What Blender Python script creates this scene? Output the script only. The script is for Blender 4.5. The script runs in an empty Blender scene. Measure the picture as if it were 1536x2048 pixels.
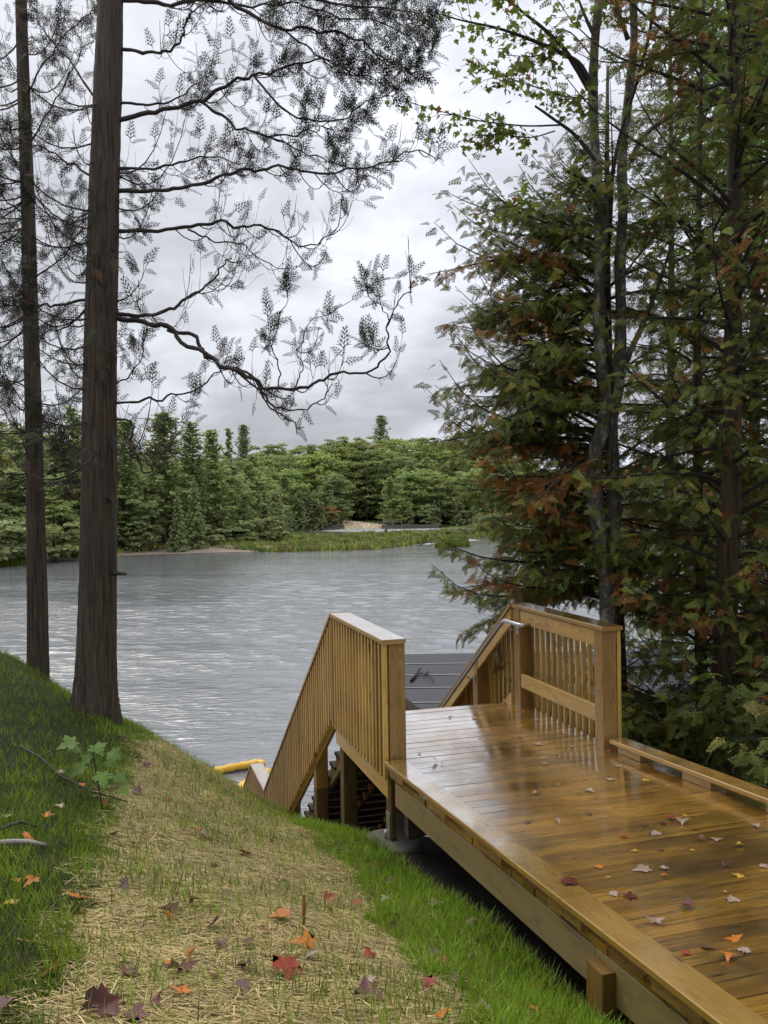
import bpy, math, random
import numpy as np
from mathutils import Vector, Matrix
R = random.Random(7)
rng = np.random.default_rng(11)
sc = bpy.context.scene
C = sc.collection
PI = math.pi

# ------------------------------------------------------------------ camera
H = 6.8                       # eye height above the lake (z = 0)
F, PITCH, ROLL = 1764.4, 0.0154, 0.0156
EYE = np.array([0.0, 0.0, H])
FW = np.array([0, math.cos(PITCH), -math.sin(PITCH)])
RT = np.array([1.0, 0, 0])
UP = np.array([0, math.sin(PITCH), math.cos(PITCH)])
cr, sr = math.cos(ROLL), math.sin(ROLL)

def ray(px, py):
    dx, dy = px - 768.0, py - 1024.0
    a, b = dx * cr - dy * sr, dx * sr + dy * cr
    return FW + (a * RT - b * UP) / F

def P(px, py, d):             # point at depth d along the line of sight (survey of the photograph)
    return EYE + d * ray(px, py)

cam_d = bpy.data.cameras.new('camera')
cam = bpy.data.objects.new('camera', cam_d)
C.objects.link(cam)
cR, cU = cr * RT - sr * UP, sr * RT + cr * UP
M = Matrix.Identity(4)
for i in range(3):
    M[i][0], M[i][1], M[i][2], M[i][3] = cR[i], cU[i], -FW[i], EYE[i]
cam.matrix_world = M
cam_d.sensor_fit = 'VERTICAL'
cam_d.sensor_height = 24.0
cam_d.sensor_width = 18.0
cam_d.lens = 24.0 * F / 2048.0
cam_d.clip_start = 0.05
cam_d.clip_end = 4000
sc.camera = cam

# ------------------------------------------------------------------ node helpers
class NT:
    def __init__(s, nt):
        s.nt = nt; s.n = nt.nodes; s.l = nt.links
    def new(s, t, **kw):
        n = s.n.new(t)
        for k, v in kw.items():
            if k.startswith('i_'):
                key = k[2:]
                key = int(key) if key.isdigit() else key.replace('_', ' ')
                sock = n.inputs[key]
                if hasattr(v, 'is_linked'): s.l.new(v, sock)
                else: sock.default_value = v
            else: setattr(n, k, v)
        return n
    def link(s, a, b): s.l.new(a, b)
    def ramp(s, fac, stops, interp='LINEAR'):
        n = s.n.new('ShaderNodeValToRGB'); n.color_ramp.interpolation = interp
        e = n.color_ramp.elements
        while len(e) < len(stops): e.new(0.5)
        for i, (p, c) in enumerate(stops):
            e[i].position = p
            e[i].color = (c, c, c, 1) if isinstance(c, (int, float)) else (*c, 1)
        s.l.new(fac, n.inputs[0]); return n.outputs[0]
    def math(s, op, a, b=0.0, c=None):
        n = s.n.new('ShaderNodeMath'); n.operation = op
        for i, v in enumerate([a, b] + ([c] if c is not None else [])):
            if hasattr(v, 'is_linked'): s.l.new(v, n.inputs[i])
            else: n.inputs[i].default_value = v
        return n.outputs[0]
    def mix(s, fac, a, b, mode='MIX'):
        n = s.n.new('ShaderNodeMix'); n.data_type = 'RGBA'; n.blend_type = mode
        for k, v in ((0, fac), (6, a), (7, b)):
            if hasattr(v, 'is_linked'): s.l.new(v, n.inputs[k])
            else: n.inputs[k].default_value = v if k == 0 else ((*v, 1) if len(v) == 3 else v)
        return n.outputs[2]
    def noise(s, vec, scale, detail=3.0, rough=0.55, dist=0.0):
        n = s.new('ShaderNodeTexNoise', i_Scale=scale, i_Detail=detail, i_Roughness=rough, i_Distortion=dist)
        if vec is not None: s.l.new(vec, n.inputs['Vector'])
        return n.outputs['Fac']
    def mapping(s, vec, scale=(1, 1, 1), loc=None, rot=(0, 0, 0)):
        n = s.new('ShaderNodeMapping'); n.inputs['Scale'].default_value = scale
        n.inputs['Rotation'].default_value = rot
        s.l.new(vec, n.inputs['Vector'])
        if loc is not None:
            if hasattr(loc, 'is_linked'): s.l.new(loc, n.inputs['Location'])
            else: n.inputs['Location'].default_value = loc
        return n.outputs[0]

def mat(name):
    m = bpy.data.materials.new(name); m.use_nodes = True
    t = NT(m.node_tree); b = t.n['Principled BSDF']
    return m, t, b

def bump(t, b, h, strength, dist=0.01):
    n = t.new('ShaderNodeBump', i_Strength=strength, i_Distance=dist, i_Height=h)
    t.link(n.outputs[0], b.inputs['Normal'])

def wood(name, light, mid, dark, rough=(0.35, 0.6), wet=0.0, knots=1.0, puddle=0.0, film=0.0, streak=0):
    m, t, b = mat(name)
    uv = t.new('ShaderNodeUVMap').outputs[0]
    oi = t.new('ShaderNodeObjectInfo').outputs['Random']
    col = t.new('ShaderNodeAttribute', attribute_name='Col').outputs['Color']
    comb = t.new('ShaderNodeCombineXYZ'); t.link(t.math('MULTIPLY', oi, 37.0), comb.inputs[0]); t.link(t.math('MULTIPLY', oi, 11.0), comb.inputs[1])
    v = t.new('ShaderNodeVectorMath', operation='ADD'); t.link(uv, v.inputs[0]); t.link(comb.outputs[0], v.inputs[1]); v = v.outputs[0]
    warp = t.noise(t.mapping(v, (1.1, 6, 1)), 1.0, 2)
    sep = t.new('ShaderNodeSeparateXYZ'); t.link(v, sep.inputs[0])
    # cathedral grain: rings cut by the board face
    ring = t.math('ADD', t.math('MULTIPLY', sep.outputs[1], 55.0), t.math('MULTIPLY', warp, 17.0))
    rings = t.math('ABSOLUTE', t.math('SINE', t.math('MULTIPLY', ring, PI)))
    rings = t.math('POWER', rings, 0.6)
    fine = t.noise(t.mapping(v, (3.5, 190, 1)), 1.0, 4, 0.65)
    big = t.noise(t.mapping(v, (0.9, 5, 1)), 1.0, 3, 0.6)
    stain = t.noise(t.mapping(v, (2.2, 7, 1)), 1.6, 5, 0.62)
    g = t.math('ADD', t.math('MULTIPLY', rings, 0.45), t.math('MULTIPLY', fine, 0.65))
    c = t.mix(t.ramp(g, [(0.25, 0.0), (0.78, 1.0)]), mid, light)
    c = t.mix(t.ramp(big, [(0.38, 0.0), (0.68, 0.75)]), c, mid)
    c = t.mix(t.ramp(stain, [(0.55, 0.0), (0.75, 0.8)]), c, dark)
    if streak:                # weather marks dragged along the grain
        sk = t.noise(t.mapping(v, (1.3, 34, 1)), 1.0, 5, 0.7, 0.6)
        c = t.mix(t.ramp(sk, [(0.50, 0.0), (0.66, 0.85)]), c, dark)
        pw = t.new('ShaderNodeNewGeometry').outputs['Position']
        pt = t.noise(pw, 1.1, 4, 0.6, 0.8)
        c = t.mix(t.ramp(pt, [(0.52, 0.0), (0.66, 0.55)]), c, dark)
    # knots
    vo = t.new('ShaderNodeTexVoronoi', i_Scale=1.0, feature='F1')
    t.link(t.mapping(v, (2.3, 10.0, 1)), vo.inputs['Vector'])
    kn = t.ramp(vo.outputs['Distance'], [(0.05, 1.0 * knots), (0.13, 0.0)])
    c = t.mix(kn, c, dark)
    c = t.mix(1.0, c, col, 'MULTIPLY')
    t.link(c, b.inputs['Base Color'])
    wetn = t.noise(t.mapping(v, (1.5, 4, 1)), 1.3, 4, 0.6)
    if puddle:
        pos = t.new('ShaderNodeNewGeometry').outputs['Position']
        wetn = t.noise(t.mapping(pos, (1, 1, 1)), 1.7, 5, 0.6, 0.4)
        r = t.ramp(wetn, [(0.32, rough[0]), (0.62, rough[1])])
    else:
        r = t.ramp(wetn, [(0.3, rough[0]), (0.7, rough[1])])
    t.link(r, b.inputs['Roughness'])
    if wet:
        b.inputs['Coat Weight'].default_value = wet
        b.inputs['Coat IOR'].default_value = 1.36
        cn = t.ramp(wetn, [(0.3, 0.05), (0.7, 0.26)])
        t.link(cn, b.inputs['Coat Roughness'])
    bump(t, b, g, 0.25, 0.002)
    if film:                  # standing rain water on the boards
        gl = t.new('ShaderNodeBsdfGlossy'); gl.inputs['Color'].default_value = (1, 1, 1, 1)
        pos2 = t.new('ShaderNodeNewGeometry').outputs['Position']
        f = t.noise(t.mapping(pos2, (1.2, 1.2, 1)), 1.4, 5, 0.62, 0.5)
        t.link(t.ramp(f, [(0.35, 0.05), (0.65, 0.20)]), gl.inputs['Roughness'])
        nb = t.new('ShaderNodeBump', i_Strength=0.12, i_Distance=0.002, i_Height=g); t.link(nb.outputs[0], gl.inputs['Normal'])
        fr = t.new('ShaderNodeFresnel'); fr.inputs['IOR'].default_value = 2.3
        amt = t.math('MULTIPLY', t.math('MULTIPLY', fr.outputs[0], t.ramp(f, [(0.3, 1.0), (0.72, 0.45)])), film * 1.9)
        tn = t.new('ShaderNodeSeparateXYZ'); t.link(t.new('ShaderNodeNewGeometry').outputs['True Normal'], tn.inputs[0])
        amt = t.math('MULTIPLY', t.math('MINIMUM', amt, 0.82), t.ramp(tn.outputs[2], [(0.80, 0.08), (0.97, 1.0)]))   # rain only lies on the upper faces
        mx = t.new('ShaderNodeMixShader'); t.link(amt, mx.inputs[0]); t.link(b.outputs[0], mx.inputs[1]); t.link(gl.outputs[0], mx.inputs[2])
        t.link(mx.outputs[0], t.n['Material Output'].inputs['Surface'])
    return m

def attr_mat(name, rough=0.6, transl=0.0, hue_noise=0.25, spec=0.3, scale=6.0, objrand=0.0, backdark=0.0):
    """colour from the mesh's own Col attribute, broken up with noise; leaves also let light through"""
    m, t, b = mat(name)
    col = t.new('ShaderNodeAttribute', attribute_name='Col').outputs['Color']
    pos = t.new('ShaderNodeNewGeometry').outputs['Position']
    n = t.noise(pos, scale, 3)
    f = t.ramp(n, [(0.3, 1 - hue_noise), (0.7, 1 + hue_noise * 0.6)])
    c = t.mix(1.0, col, f, 'MULTIPLY')
    if objrand:
        oi = t.new('ShaderNodeObjectInfo').outputs['Random']
        hs = t.new('ShaderNodeHueSaturation')
        t.link(t.math('ADD', t.math('MULTIPLY', oi, 0.05 * objrand), 0.5 - 0.04 * objrand), hs.inputs['Hue'])
        o2 = t.math('FRACT', t.math('MULTIPLY', oi, 17.31))
        t.link(t.math('ADD', t.math('MULTIPLY', o2, 0.6 * objrand), 1 - 0.3 * objrand), hs.inputs['Value'])
        o3 = t.math('FRACT', t.math('MULTIPLY', oi, 7.77))
        t.link(t.math('ADD', t.math('MULTIPLY', o3, 0.4 * objrand), 1 - 0.25 * objrand), hs.inputs['Saturation'])
        t.link(c, hs.inputs['Color']); c = hs.outputs[0]
    if objrand: c = t.mix(0.36, c, (0.50, 0.555, 0.22))  # aerial haze over the far trees mixed into their colour
    t.link(c, b.inputs['Base Color'])
    b.inputs['Roughness'].default_value = rough
    b.inputs['Specular IOR Level'].default_value = spec
    if transl:
        tr = t.new('ShaderNodeBsdfTranslucent'); t.link(c, tr.inputs['Color'])
        mx = t.new('ShaderNodeMixShader'); mx.inputs[0].default_value = transl
        t.link(b.outputs[0], mx.inputs[1]); t.link(tr.outputs[0], mx.inputs[2])
        t.link(mx.outputs[0], t.n['Material Output'].inputs['Surface'])
    return m

def bark(name, c1, c2, lichen=None, vs=(26, 26, 2.2), bs=0.9, moss=None):
    m, t, b = mat(name)
    pos = t.new('ShaderNodeTexCoord').outputs['Object']
    s = t.noise(t.mapping(pos, vs), 1.0, 5, 0.65, 0.5)
    s2 = t.noise(t.mapping(pos, (4, 4, 1.0)), 1.0, 3)
    c = t.mix(t.ramp(s, [(0.36, 0.0), (0.66, 1.0)]), c1, c2)
    c = t.mix(t.ramp(s2, [(0.35, 0.35), (0.7, 0.0)]), c, tuple(x * 0.5 for x in c1))
    if lichen:
        l = t.noise(t.mapping(pos, (9, 9, 7)), 1.0, 4, 0.7)
        c = t.mix(t.ramp(l, [(0.52, 0.0), (0.62, 0.8)]), c, lichen)
    if moss:
        l = t.noise(t.mapping(pos, (3, 3, 1.3)), 1.0, 4, 0.7)
        c = t.mix(t.ramp(l, [(0.5, 0.0), (0.7, 0.6)]), c, moss)
    t.link(c, b.inputs['Base Color'])
    b.inputs['Roughness'].default_value = 0.75
    b.inputs['Specular IOR Level'].default_value = 0.25
    bump(t, b, s, bs, 0.03)
    return m

# ------------------------------------------------------------------ mesh builder
class MB:
    def __init__(s):
        s.V = []; s.F = []; s.UV = []; s.COL = []; s.n = 0; s.SM = []; s.MI = []
    def add(s, verts, faces, uvs=None, col=(1, 1, 1), smooth=False, mi=0):
        """verts (n,3); faces list of index tuples; uvs per loop"""
        verts = np.asarray(verts, float)
        o = s.n; s.V.append(verts); s.n += len(verts)
        k = 0
        for f in faces:
            s.F.append([i + o for i in f])
            if uvs is None: s.UV += [(0.0, 0.0)] * len(f)
            else: s.UV += uvs[k:k + len(f)]
            k += len(f)
            s.SM.append(smooth); s.MI.append(mi)
        c = np.asarray(col, float)
        s.COL.append(np.tile(c, (len(verts), 1)) if c.ndim == 1 else c)
    def beam(s, p0, p1, w, h, side=None, up=(0, 0, 1), bev=0.004, tint=None, tone=0.18):
        """box of section w (along side) by h (along up) from p0 to p1, chamfered, ends cut plumb"""
        p0, p1 = np.asarray(p0, float), np.asarray(p1, float)
        d = p1 - p0; L = np.linalg.norm(d)
        up = np.asarray(up, float)
        if side is None:
            side = np.cross(d, up); side /= np.linalg.norm(side)
        side = np.asarray(side, float)
        x, y = w / 2, h / 2; b = min(bev, x * .4, y * .4)
        prof = [(-x + b, -y), (x - b, -y), (x, -y + b), (x, y - b), (x - b, y), (-x + b, y), (-x, y - b), (-x, -y + b)]
        n = 8
        ring = np.array([a * side + c * up for a, c in prof])
        V = np.vstack([ring + p0, ring + p1])
        fs, uv = [], []
        ou, ov = R.random() * 40, R.random() * 9
        per = [0]
        for i in range(n):
            a, c = prof[i], prof[(i + 1) % n]; per.append(per[-1] + math.hypot(a[0] - c[0], a[1] - c[1]))
        for i in range(n):
            j = (i + 1) % n
            fs.append((i, j, n + j, n + i))
            uv += [(ou, ov + per[i]), (ou, ov + per[i + 1]), (ou + L, ov + per[i + 1]), (ou + L, ov + per[i])]
        fs.append(tuple(range(n - 1, -1, -1))); uv += [(ou + prof[i][0] * .2, ov + prof[i][1]) for i in range(n - 1, -1, -1)]
        fs.append(tuple(range(n, 2 * n))); uv += [(ou + prof[i][0] * .2, ov + 1 + prof[i][1]) for i in range(n)]
        # outward winding
        c0 = V.mean(0); q = V[list(fs[0])]; nn = np.cross(q[1] - q[0], q[2] - q[0])
        if np.dot(nn, q.mean(0) - c0) < 0:
            fs2, uv2, k = [], [], 0
            for f in fs:
                m = len(f); fs2.append(tuple(reversed(f))); uv2 += list(reversed(uv[k:k + m])); k += m
            fs, uv = fs2, uv2
        if tint is None:
            k = 1 - tone + 2 * tone * R.random(); tint = (k, k * (1 - .06 * R.random()), k * (1 - .14 * R.random()))
        s.add(V, fs, uv, tint)
    def tube(s, pts, rad, sides=8, col=(1, 1, 1), cap=True, wob=0.0, prof=None):
        pts = np.asarray(pts, float); n = len(pts)
        rad = np.full(n, rad) if np.isscalar(rad) else np.asarray(rad, float)
        T = np.gradient(pts, axis=0); T /= np.linalg.norm(T, axis=1)[:, None] + 1e-9
        a = np.array([0, 0, 1.0]) if abs(T[0][2]) < .9 else np.array([1.0, 0, 0])
        u = np.cross(T[0], a); u /= np.linalg.norm(u)
        th = np.arange(sides) * 2 * PI / sides
        V = np.empty((n, sides, 3))
        for i in range(n):
            u = u - T[i] * np.dot(u, T[i]); u /= np.linalg.norm(u) + 1e-9
            w = np.cross(T[i], u)
            rr = rad[i] * (1 + wob * rng.normal(size=sides)) if wob and prof is None else rad[i] * (prof(i, th) + wob * rng.normal(size=sides)) if prof else rad[i] * np.ones(sides)
            V[i] = pts[i] + (np.cos(th) * rr)[:, None] * u + (np.sin(th) * rr)[:, None] * w
        fs = []
        for i in range(n - 1):
            for k in range(sides):
                k2 = (k + 1) % sides
                fs.append((i * sides + k, i * sides + k2, (i + 1) * sides + k2, (i + 1) * sides + k))
        if cap:
            fs.append(tuple(range(sides - 1, -1, -1))); fs.append(tuple((n - 1) * sides + k for k in range(sides)))
        s.add(V.reshape(-1, 3), fs, None, col, True)
    def lathe(s, prof, centre, sides=24, col=(1, 1, 1), smooth=True):
        pts = [(r * math.cos(2 * PI * k / sides) + centre[0], r * math.sin(2 * PI * k / sides) + centre[1], z + centre[2]) for r, z in prof for k in range(sides)]
        fs = []
        for i in range(len(prof) - 1):
            for k in range(sides):
                k2 = (k + 1) % sides
                fs.append((i * sides + k, i * sides + k2, (i + 1) * sides + k2, (i + 1) * sides + k))
        fs.append(tuple((len(prof) - 1) * sides + k for k in range(sides)))
        s.add(pts, fs, None, col, smooth)
    def build(s, name, m, parent=None):
        me = bpy.data.meshes.new(name)
        V = np.vstack(s.V)
        me.from_pydata(V.tolist(), [], s.F)
        uvl = me.uv_layers.new(name='UVMap')
        uvl.data.foreach_set('uv', np.array(s.UV, float).ravel())
        ca = me.color_attributes.new('Col', 'FLOAT_COLOR', 'POINT')
        cc = np.vstack(s.COL); cc = np.hstack([cc, np.ones((len(cc), 1))])
        ca.data.foreach_set('color', cc.ravel())
        me.polygons.foreach_set('use_smooth', s.SM)
        for x in (m if isinstance(m, (list, tuple)) else [m]): me.materials.append(x)
        if any(s.MI): me.polygons.foreach_set('material_index', s.MI)
        return obj(name, me, parent)

def obj(name, me, parent=None):
    o = bpy.data.objects.new(name, me); C.objects.link(o)
    if parent is not None: o.parent = parent
    return o

def raw_mesh(name, V, Q, col, m, smooth=False):
    """fast mesh from numpy: V (n,3), Q (f,k) with constant k, col (n,3)"""
    me = bpy.data.meshes.new(name)
    n, (f, k) = len(V), Q.shape
    me.vertices.add(n); me.vertices.foreach_set('co', V.astype(np.float32).ravel())
    me.loops.add(f * k); me.loops.foreach_set('vertex_index', Q.astype(np.int32).ravel())
    me.polygons.add(f)
    me.polygons.foreach_set('loop_start', np.arange(0, f * k, k, dtype=np.int32))
    me.polygons.foreach_set('use_smooth', np.full(f, smooth))
    ca = me.color_attributes.new('Col', 'FLOAT_COLOR', 'POINT')
    ca.data.foreach_set('color', np.hstack([col, np.ones((n, 1))]).astype(np.float32).ravel())
    me.materials.append(m)
    me.update(calc_edges=True)
    return me

def scatter(name, proto, m, pos, X, Y, Z, scale, col):
    """proto = (verts, quads/tris); axes X,Y,Z (m,3); col (m,3) -> one mesh"""
    pv, pf = proto
    k, n = len(pos), len(pv)
    sv = pv[None] * np.asarray(scale).reshape(-1, 1, 1)
    V = pos[:, None] + sv[..., 0:1] * X[:, None] + sv[..., 1:2] * Y[:, None] + sv[..., 2:3] * Z[:, None]
    Q = (pf[None] + (np.arange(k) * n)[:, None, None]).reshape(-1, pf.shape[1])
    return raw_mesh(name, V.reshape(-1, 3), Q, np.repeat(col, n, 0), m)

def norm(a): return a / (np.linalg.norm(a, axis=-1, keepdims=True) + 1e-9)

def empty(name, loc=(0, 0, 0), rz=0):
    o = bpy.data.objects.new(name, None); C.objects.link(o)
    o.location = loc; o.rotation_euler = (0, 0, rz); o.empty_display_size = 0.2
    return o

def tag(o, label=None, cat=None, group=None, kind=None):
    if label: o['label'] = label
    if cat: o['category'] = cat
    if group: o['group'] = group
    if kind: o['kind'] = kind
    return o

def thing(name, label, cat, loc=(0, 0, 0), rz=0, group=None):
    return tag(empty(name, loc, rz), label, cat, group)

# ------------------------------------------------------------------ materials
M_DECK = wood('wet deck boards', (0.40, 0.215, 0.024), (0.23, 0.118, 0.013), (0.045, 0.023, 0.006), rough=(0.3, 0.5), film=1.3, streak=1, puddle=1)
M_RAIL = wood('treated pine', (0.54, 0.345, 0.082), (0.34, 0.195, 0.042), (0.11, 0.058, 0.014), rough=(0.35, 0.6), wet=0.2)
M_CAP = wood('wet cap board', (0.42, 0.25, 0.050), (0.26, 0.14, 0.026), (0.10, 0.048, 0.012), rough=(0.3, 0.5), film=1.15)
M_POST = wood('post timber', (0.34, 0.20, 0.052), (0.19, 0.10, 0.024), (0.07, 0.035, 0.01), rough=(0.35, 0.6), wet=0.1)
M_POST_SHADE = wood('post timber toned for shade', (0.15, 0.092, 0.03), (0.085, 0.048, 0.016), (0.035, 0.02, 0.008), rough=(0.5, 0.75))  # post timber again, darkened to paint in the under-deck shade
M_FASC = wood('rim board', (0.34, 0.26, 0.11), (0.25, 0.185, 0.075), (0.13, 0.095, 0.04), rough=(0.5, 0.7), knots=0.3)
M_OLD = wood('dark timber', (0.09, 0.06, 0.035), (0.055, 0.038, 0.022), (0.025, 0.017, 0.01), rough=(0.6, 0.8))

def plain(name, c, rough, metal=0.0, var=0.2, scale=30, bmp=0.0):
    m, t, b = mat(name)
    pos = t.new('ShaderNodeTexCoord').outputs['Object']
    n = t.noise(pos, scale, 4, 0.6)
    t.link(t.mix(n, tuple(x * (1 - var) for x in c), tuple(min(1, x * (1 + var)) for x in c)), b.inputs['Base Color'])
    b.inputs['Roughness'].default_value = rough; b.inputs['Metallic'].default_value = metal
    if bmp: bump(t, b, n, bmp, 0.02)
    return m
M_GALV = plain('galvanised steel', (0.52, 0.54, 0.56), 0.38, 0.9, 0.15, 60)
M_CONC = plain('footing concrete', (0.11, 0.095, 0.08), 0.85, 0, 0.35, 14, 0.5)
M_TAG = plain('yellow tag', (0.55, 0.45, 0.03), 0.5)
M_BOOM = plain('yellow vinyl', (0.72, 0.42, 0.03), 0.35, 0, 0.3, 5, 0.3)
M_BOOMD = plain('muddy vinyl skirt', (0.09, 0.06, 0.03), 0.5, 0, 0.4, 8)
M_WHITE = plain('white float', (0.7, 0.7, 0.68), 0.5)
M_ROCK = plain('dark rock', (0.075, 0.065, 0.055), 0.75, 0, 0.5, 2.0, 0.8)
M_LEAF = attr_mat('foliage', 0.5, 0.6, 0.35, 0.3, 5)
M_NEEDLE = attr_mat('cedar sprays', 0.6, 0.3, 0.4, 0.25, 4)
M_FAR = attr_mat('far foliage', 0.75, 0.35, 0.35, 0.1, 0.6, objrand=1.0)
M_FARB = plain('far trunk bark', (0.10, 0.085, 0.07), 0.9)
M_STRAW = attr_mat('straw', 0.6, 0.1, 0.2, 0.25, 3)
M_GRASS = attr_mat('grass blades', 0.55, 0.3, 0.3, 0.3, 2)
M_CEDAR = bark('cedar bark', (0.042, 0.030, 0.022), (0.17, 0.125, 0.09), None, (55, 55, 2.2), 1.0, (0.10, 0.095, 0.075))
M_CEDARW = bark('brown cedar bark', (0.05, 0.033, 0.022), (0.16, 0.105, 0.07), None, (30, 30, 2.0), 0.9, (0.07, 0.075, 0.05))
M_MAPLE = bark('maple bark', (0.06, 0.052, 0.043), (0.19, 0.17, 0.14), (0.36, 0.35, 0.29), (14, 14, 7), 0.5)
M_TWIG = plain('twig bark', (0.035, 0.027, 0.022), 0.8, 0, 0.3)
M_PALE = plain('bleached branch', (0.32, 0.29, 0.25), 0.7, 0, 0.3)

M_NEEDLE_D = attr_mat('dark cedar sprays', 0.65, 0.06, 0.4, 0.15, 4)
# fallen maple leaf: wet, veined
def leaf_mat():
    m, t, b = mat('fallen leaf')
    col = t.new('ShaderNodeAttribute', attribute_name='Col').outputs['Color']
    uv = t.new('ShaderNodeTexCoord').outputs['Object']
    n = t.noise(uv, 40, 4, 0.65)
    c = t.mix(1.0, col, t.ramp(n, [(0.3, 0.55), (0.7, 1.25)]), 'MULTIPLY')
    t.link(c, b.inputs['Base Color'])
    t.link(t.ramp(n, [(0.35, 0.15), (0.65, 0.5)]), b.inputs['Roughness'])
    b.inputs['Coat Weight'].default_value = 0.12; b.inputs['Coat Roughness'].default_value = 0.2; b.inputs['Specular IOR Level'].default_value = .3
    bump(t, b, n, 0.4, 0.004)
    return m
M_FALLEN = leaf_mat()

# ------------------------------------------------------------------ world and sun
def world():
    w = bpy.data.worlds.new('World'); sc.world = w; w.use_nodes = True
    t = NT(w.node_tree)
    bg = t.n['Background']
    el, rot = math.radians(48), math.radians(-35)
    sky = t.new('ShaderNodeTexSky', sky_type='NISHITA'); sky.sun_disc = False
    sky.sun_elevation = el; sky.sun_rotation = rot; sky.dust_density = 4
    tc = t.new('ShaderNodeTexCoord').outputs['Generated']
    sep = t.new('ShaderNodeSeparateXYZ'); t.link(tc, sep.inputs[0])
    zz = t.math('MAXIMUM', sep.outputs[2], 0.0)
    k = t.math('DIVIDE', 1.0, t.math('ADD', zz, 0.42))
    cb = t.new('ShaderNodeCombineXYZ')
    t.link(t.math('MULTIPLY', sep.outputs[0], k), cb.inputs[0]); t.link(t.math('MULTIPLY', sep.outputs[1], k), cb.inputs[1])
    big = t.noise(t.mapping(cb.outputs[0], (1.3, 1.6, 1), (2.35, 0.4, 0)), 1.5, 4, 0.5, 0.3)
    det = t.noise(t.mapping(cb.outputs[0], (1.8, 2.6, 1), (0.3, 7.1, 0)), 3.6, 6, 0.55, 0.2)
    cl = t.math('ADD', t.math('MULTIPLY', big, 0.72), t.math('MULTIPLY', det, 0.28))
    # overcast: brighter overhead, a darker band low down
    grad = t.ramp(zz, [(0.0, 0.64), (0.09, 0.55), (0.17, 0.60), (0.30, 0.76), (0.45, 0.84), (0.56, 0.90), (0.72, 1.0)])
    cloud = t.ramp(cl, [(0.32, 0.70), (0.47, 0.95), (0.60, 1.36)])
    zen = t.ramp(zz, [(0.55, 0.0), (0.95, 1.0)])      # overcast sky is brightest overhead
    v = t.math('MULTIPLY', t.math('MULTIPLY', grad, cloud), t.math('ADD', 1.0, t.math('MULTIPLY', zen, 0.75)))
    c = t.mix(1.0, (0.93, 0.965, 1.06), v, 'MULTIPLY')
    c10 = t.new('ShaderNodeVectorMath', operation='SCALE'); t.link(c, c10.inputs[0]); c10.inputs['Scale'].default_value = 11.2
    out = t.mix(0.94, sky.outputs[0], c10.outputs[0])
    t.link(out, bg.inputs['Color']); bg.inputs['Strength'].default_value = 0.1
    L = bpy.data.lights.new('sun', 'SUN'); L.energy = 1.5; L.angle = math.radians(25); L.color = (1, 0.91, 0.76)
    o = bpy.data.objects.new('sun', L); C.objects.link(o)
    d = Vector((math.sin(rot) * math.cos(el), math.cos(rot) * math.cos(el), math.sin(el)))
    o.rotation_euler = d.to_track_quat('Z', 'Y').to_euler(); o.location = d * 60
world()
sc.view_settings.view_transform = 'Standard'; sc.view_settings.look = 'None'; sc.view_settings.exposure = 0
sc.render.engine = 'CYCLES'
sc.cycles.max_bounces = 6; sc.cycles.diffuse_bounces = 3; sc.cycles.glossy_bounces = 3; sc.cycles.transmission_bounces = 2
sc.cycles.use_denoising = True

# ------------------------------------------------------------------ near ground
CP = np.array([
 (-7, -4, -1.3), (0, -4, -1.4), (7, -4, -1.7), (-5, 0, -1.3), (-1.5, 0, -1.5), (0, 0, -1.6), (1.5, 0, -1.75), (5, .5, -2.1),
 (-5, 3, -1.6), (-2.5, 3, -1.68), (-1.1, 2.9, -1.7), (.2, 3.0, -1.8), (.75, 3.5, -2.16), (1.0, 3.9, -2.37), (-.9, 4.4, -2.0), (.45, 4.9, -2.41), (0, 5.5, -2.5),
 (.25, 5.7, -2.58), (-5, 6, -1.9), (-3.2, 6, -1.95), (-1.95, 6.5, -2.2), (-.6, 6.2, -2.5), (-.1, 7, -2.78), (-4.57, 10.5, -1.8), (-4.12, 10.5, -2.07), (-3.0, 8.8, -2.09), (-2.5, 9.1, -2.36),
 (-1.9, 9.5, -2.93), (-1.35, 9.5, -3.32), (-.9, 8.9, -3.27), (-.3, 8.5, -3.3), (-.6, 9.8, -3.66), (-6, 10.2, -1.65), (-9, 10, -1.6),
 (-2.6, 11.2, -3.9), (-1.3, 12, -4.7), (-5, 12.6, -3.5), (-9, 13.5, -3.4), (-9, 17, -6.6), (-4, 15.5, -6.4), (-1, 16, -6.6), (2, 17.5, -7),
 (-9, 22, -8.8), (0, 22, -8.8), (9, 22, -8.8), (2.3, 7, -2.95), (2.3, 4, -2.5), (4.5, 7, -3.1), (3, 10, -3.7), (6, 8, -3.2), (10, 8, -3.0), (6, 12, -4.5),
 (3, 14, -5.5), (10, 14, -4.6), (.9, 11, -4.3), (12, 0, -2), (13, 18, -6.6)], float)
def tps_fit(cp, lam=0.02):
    n = len(cp); A = np.zeros((n + 3, n + 3)); d = np.hypot(cp[:, None, 0] - cp[None, :, 0], cp[:, None, 1] - cp[None, :, 1])
    A[:n, :n] = d ** 2 * np.log(d + 1e-9) + lam * np.eye(n)
    A[:n, n] = 1; A[:n, n + 1:n + 3] = cp[:, :2]; A[n, :n] = 1; A[n + 1:n + 3, :n] = cp[:, :2].T
    return np.linalg.solve(A, np.concatenate([cp[:, 2], [0, 0, 0]]))
TW = tps_fit(CP)
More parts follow.
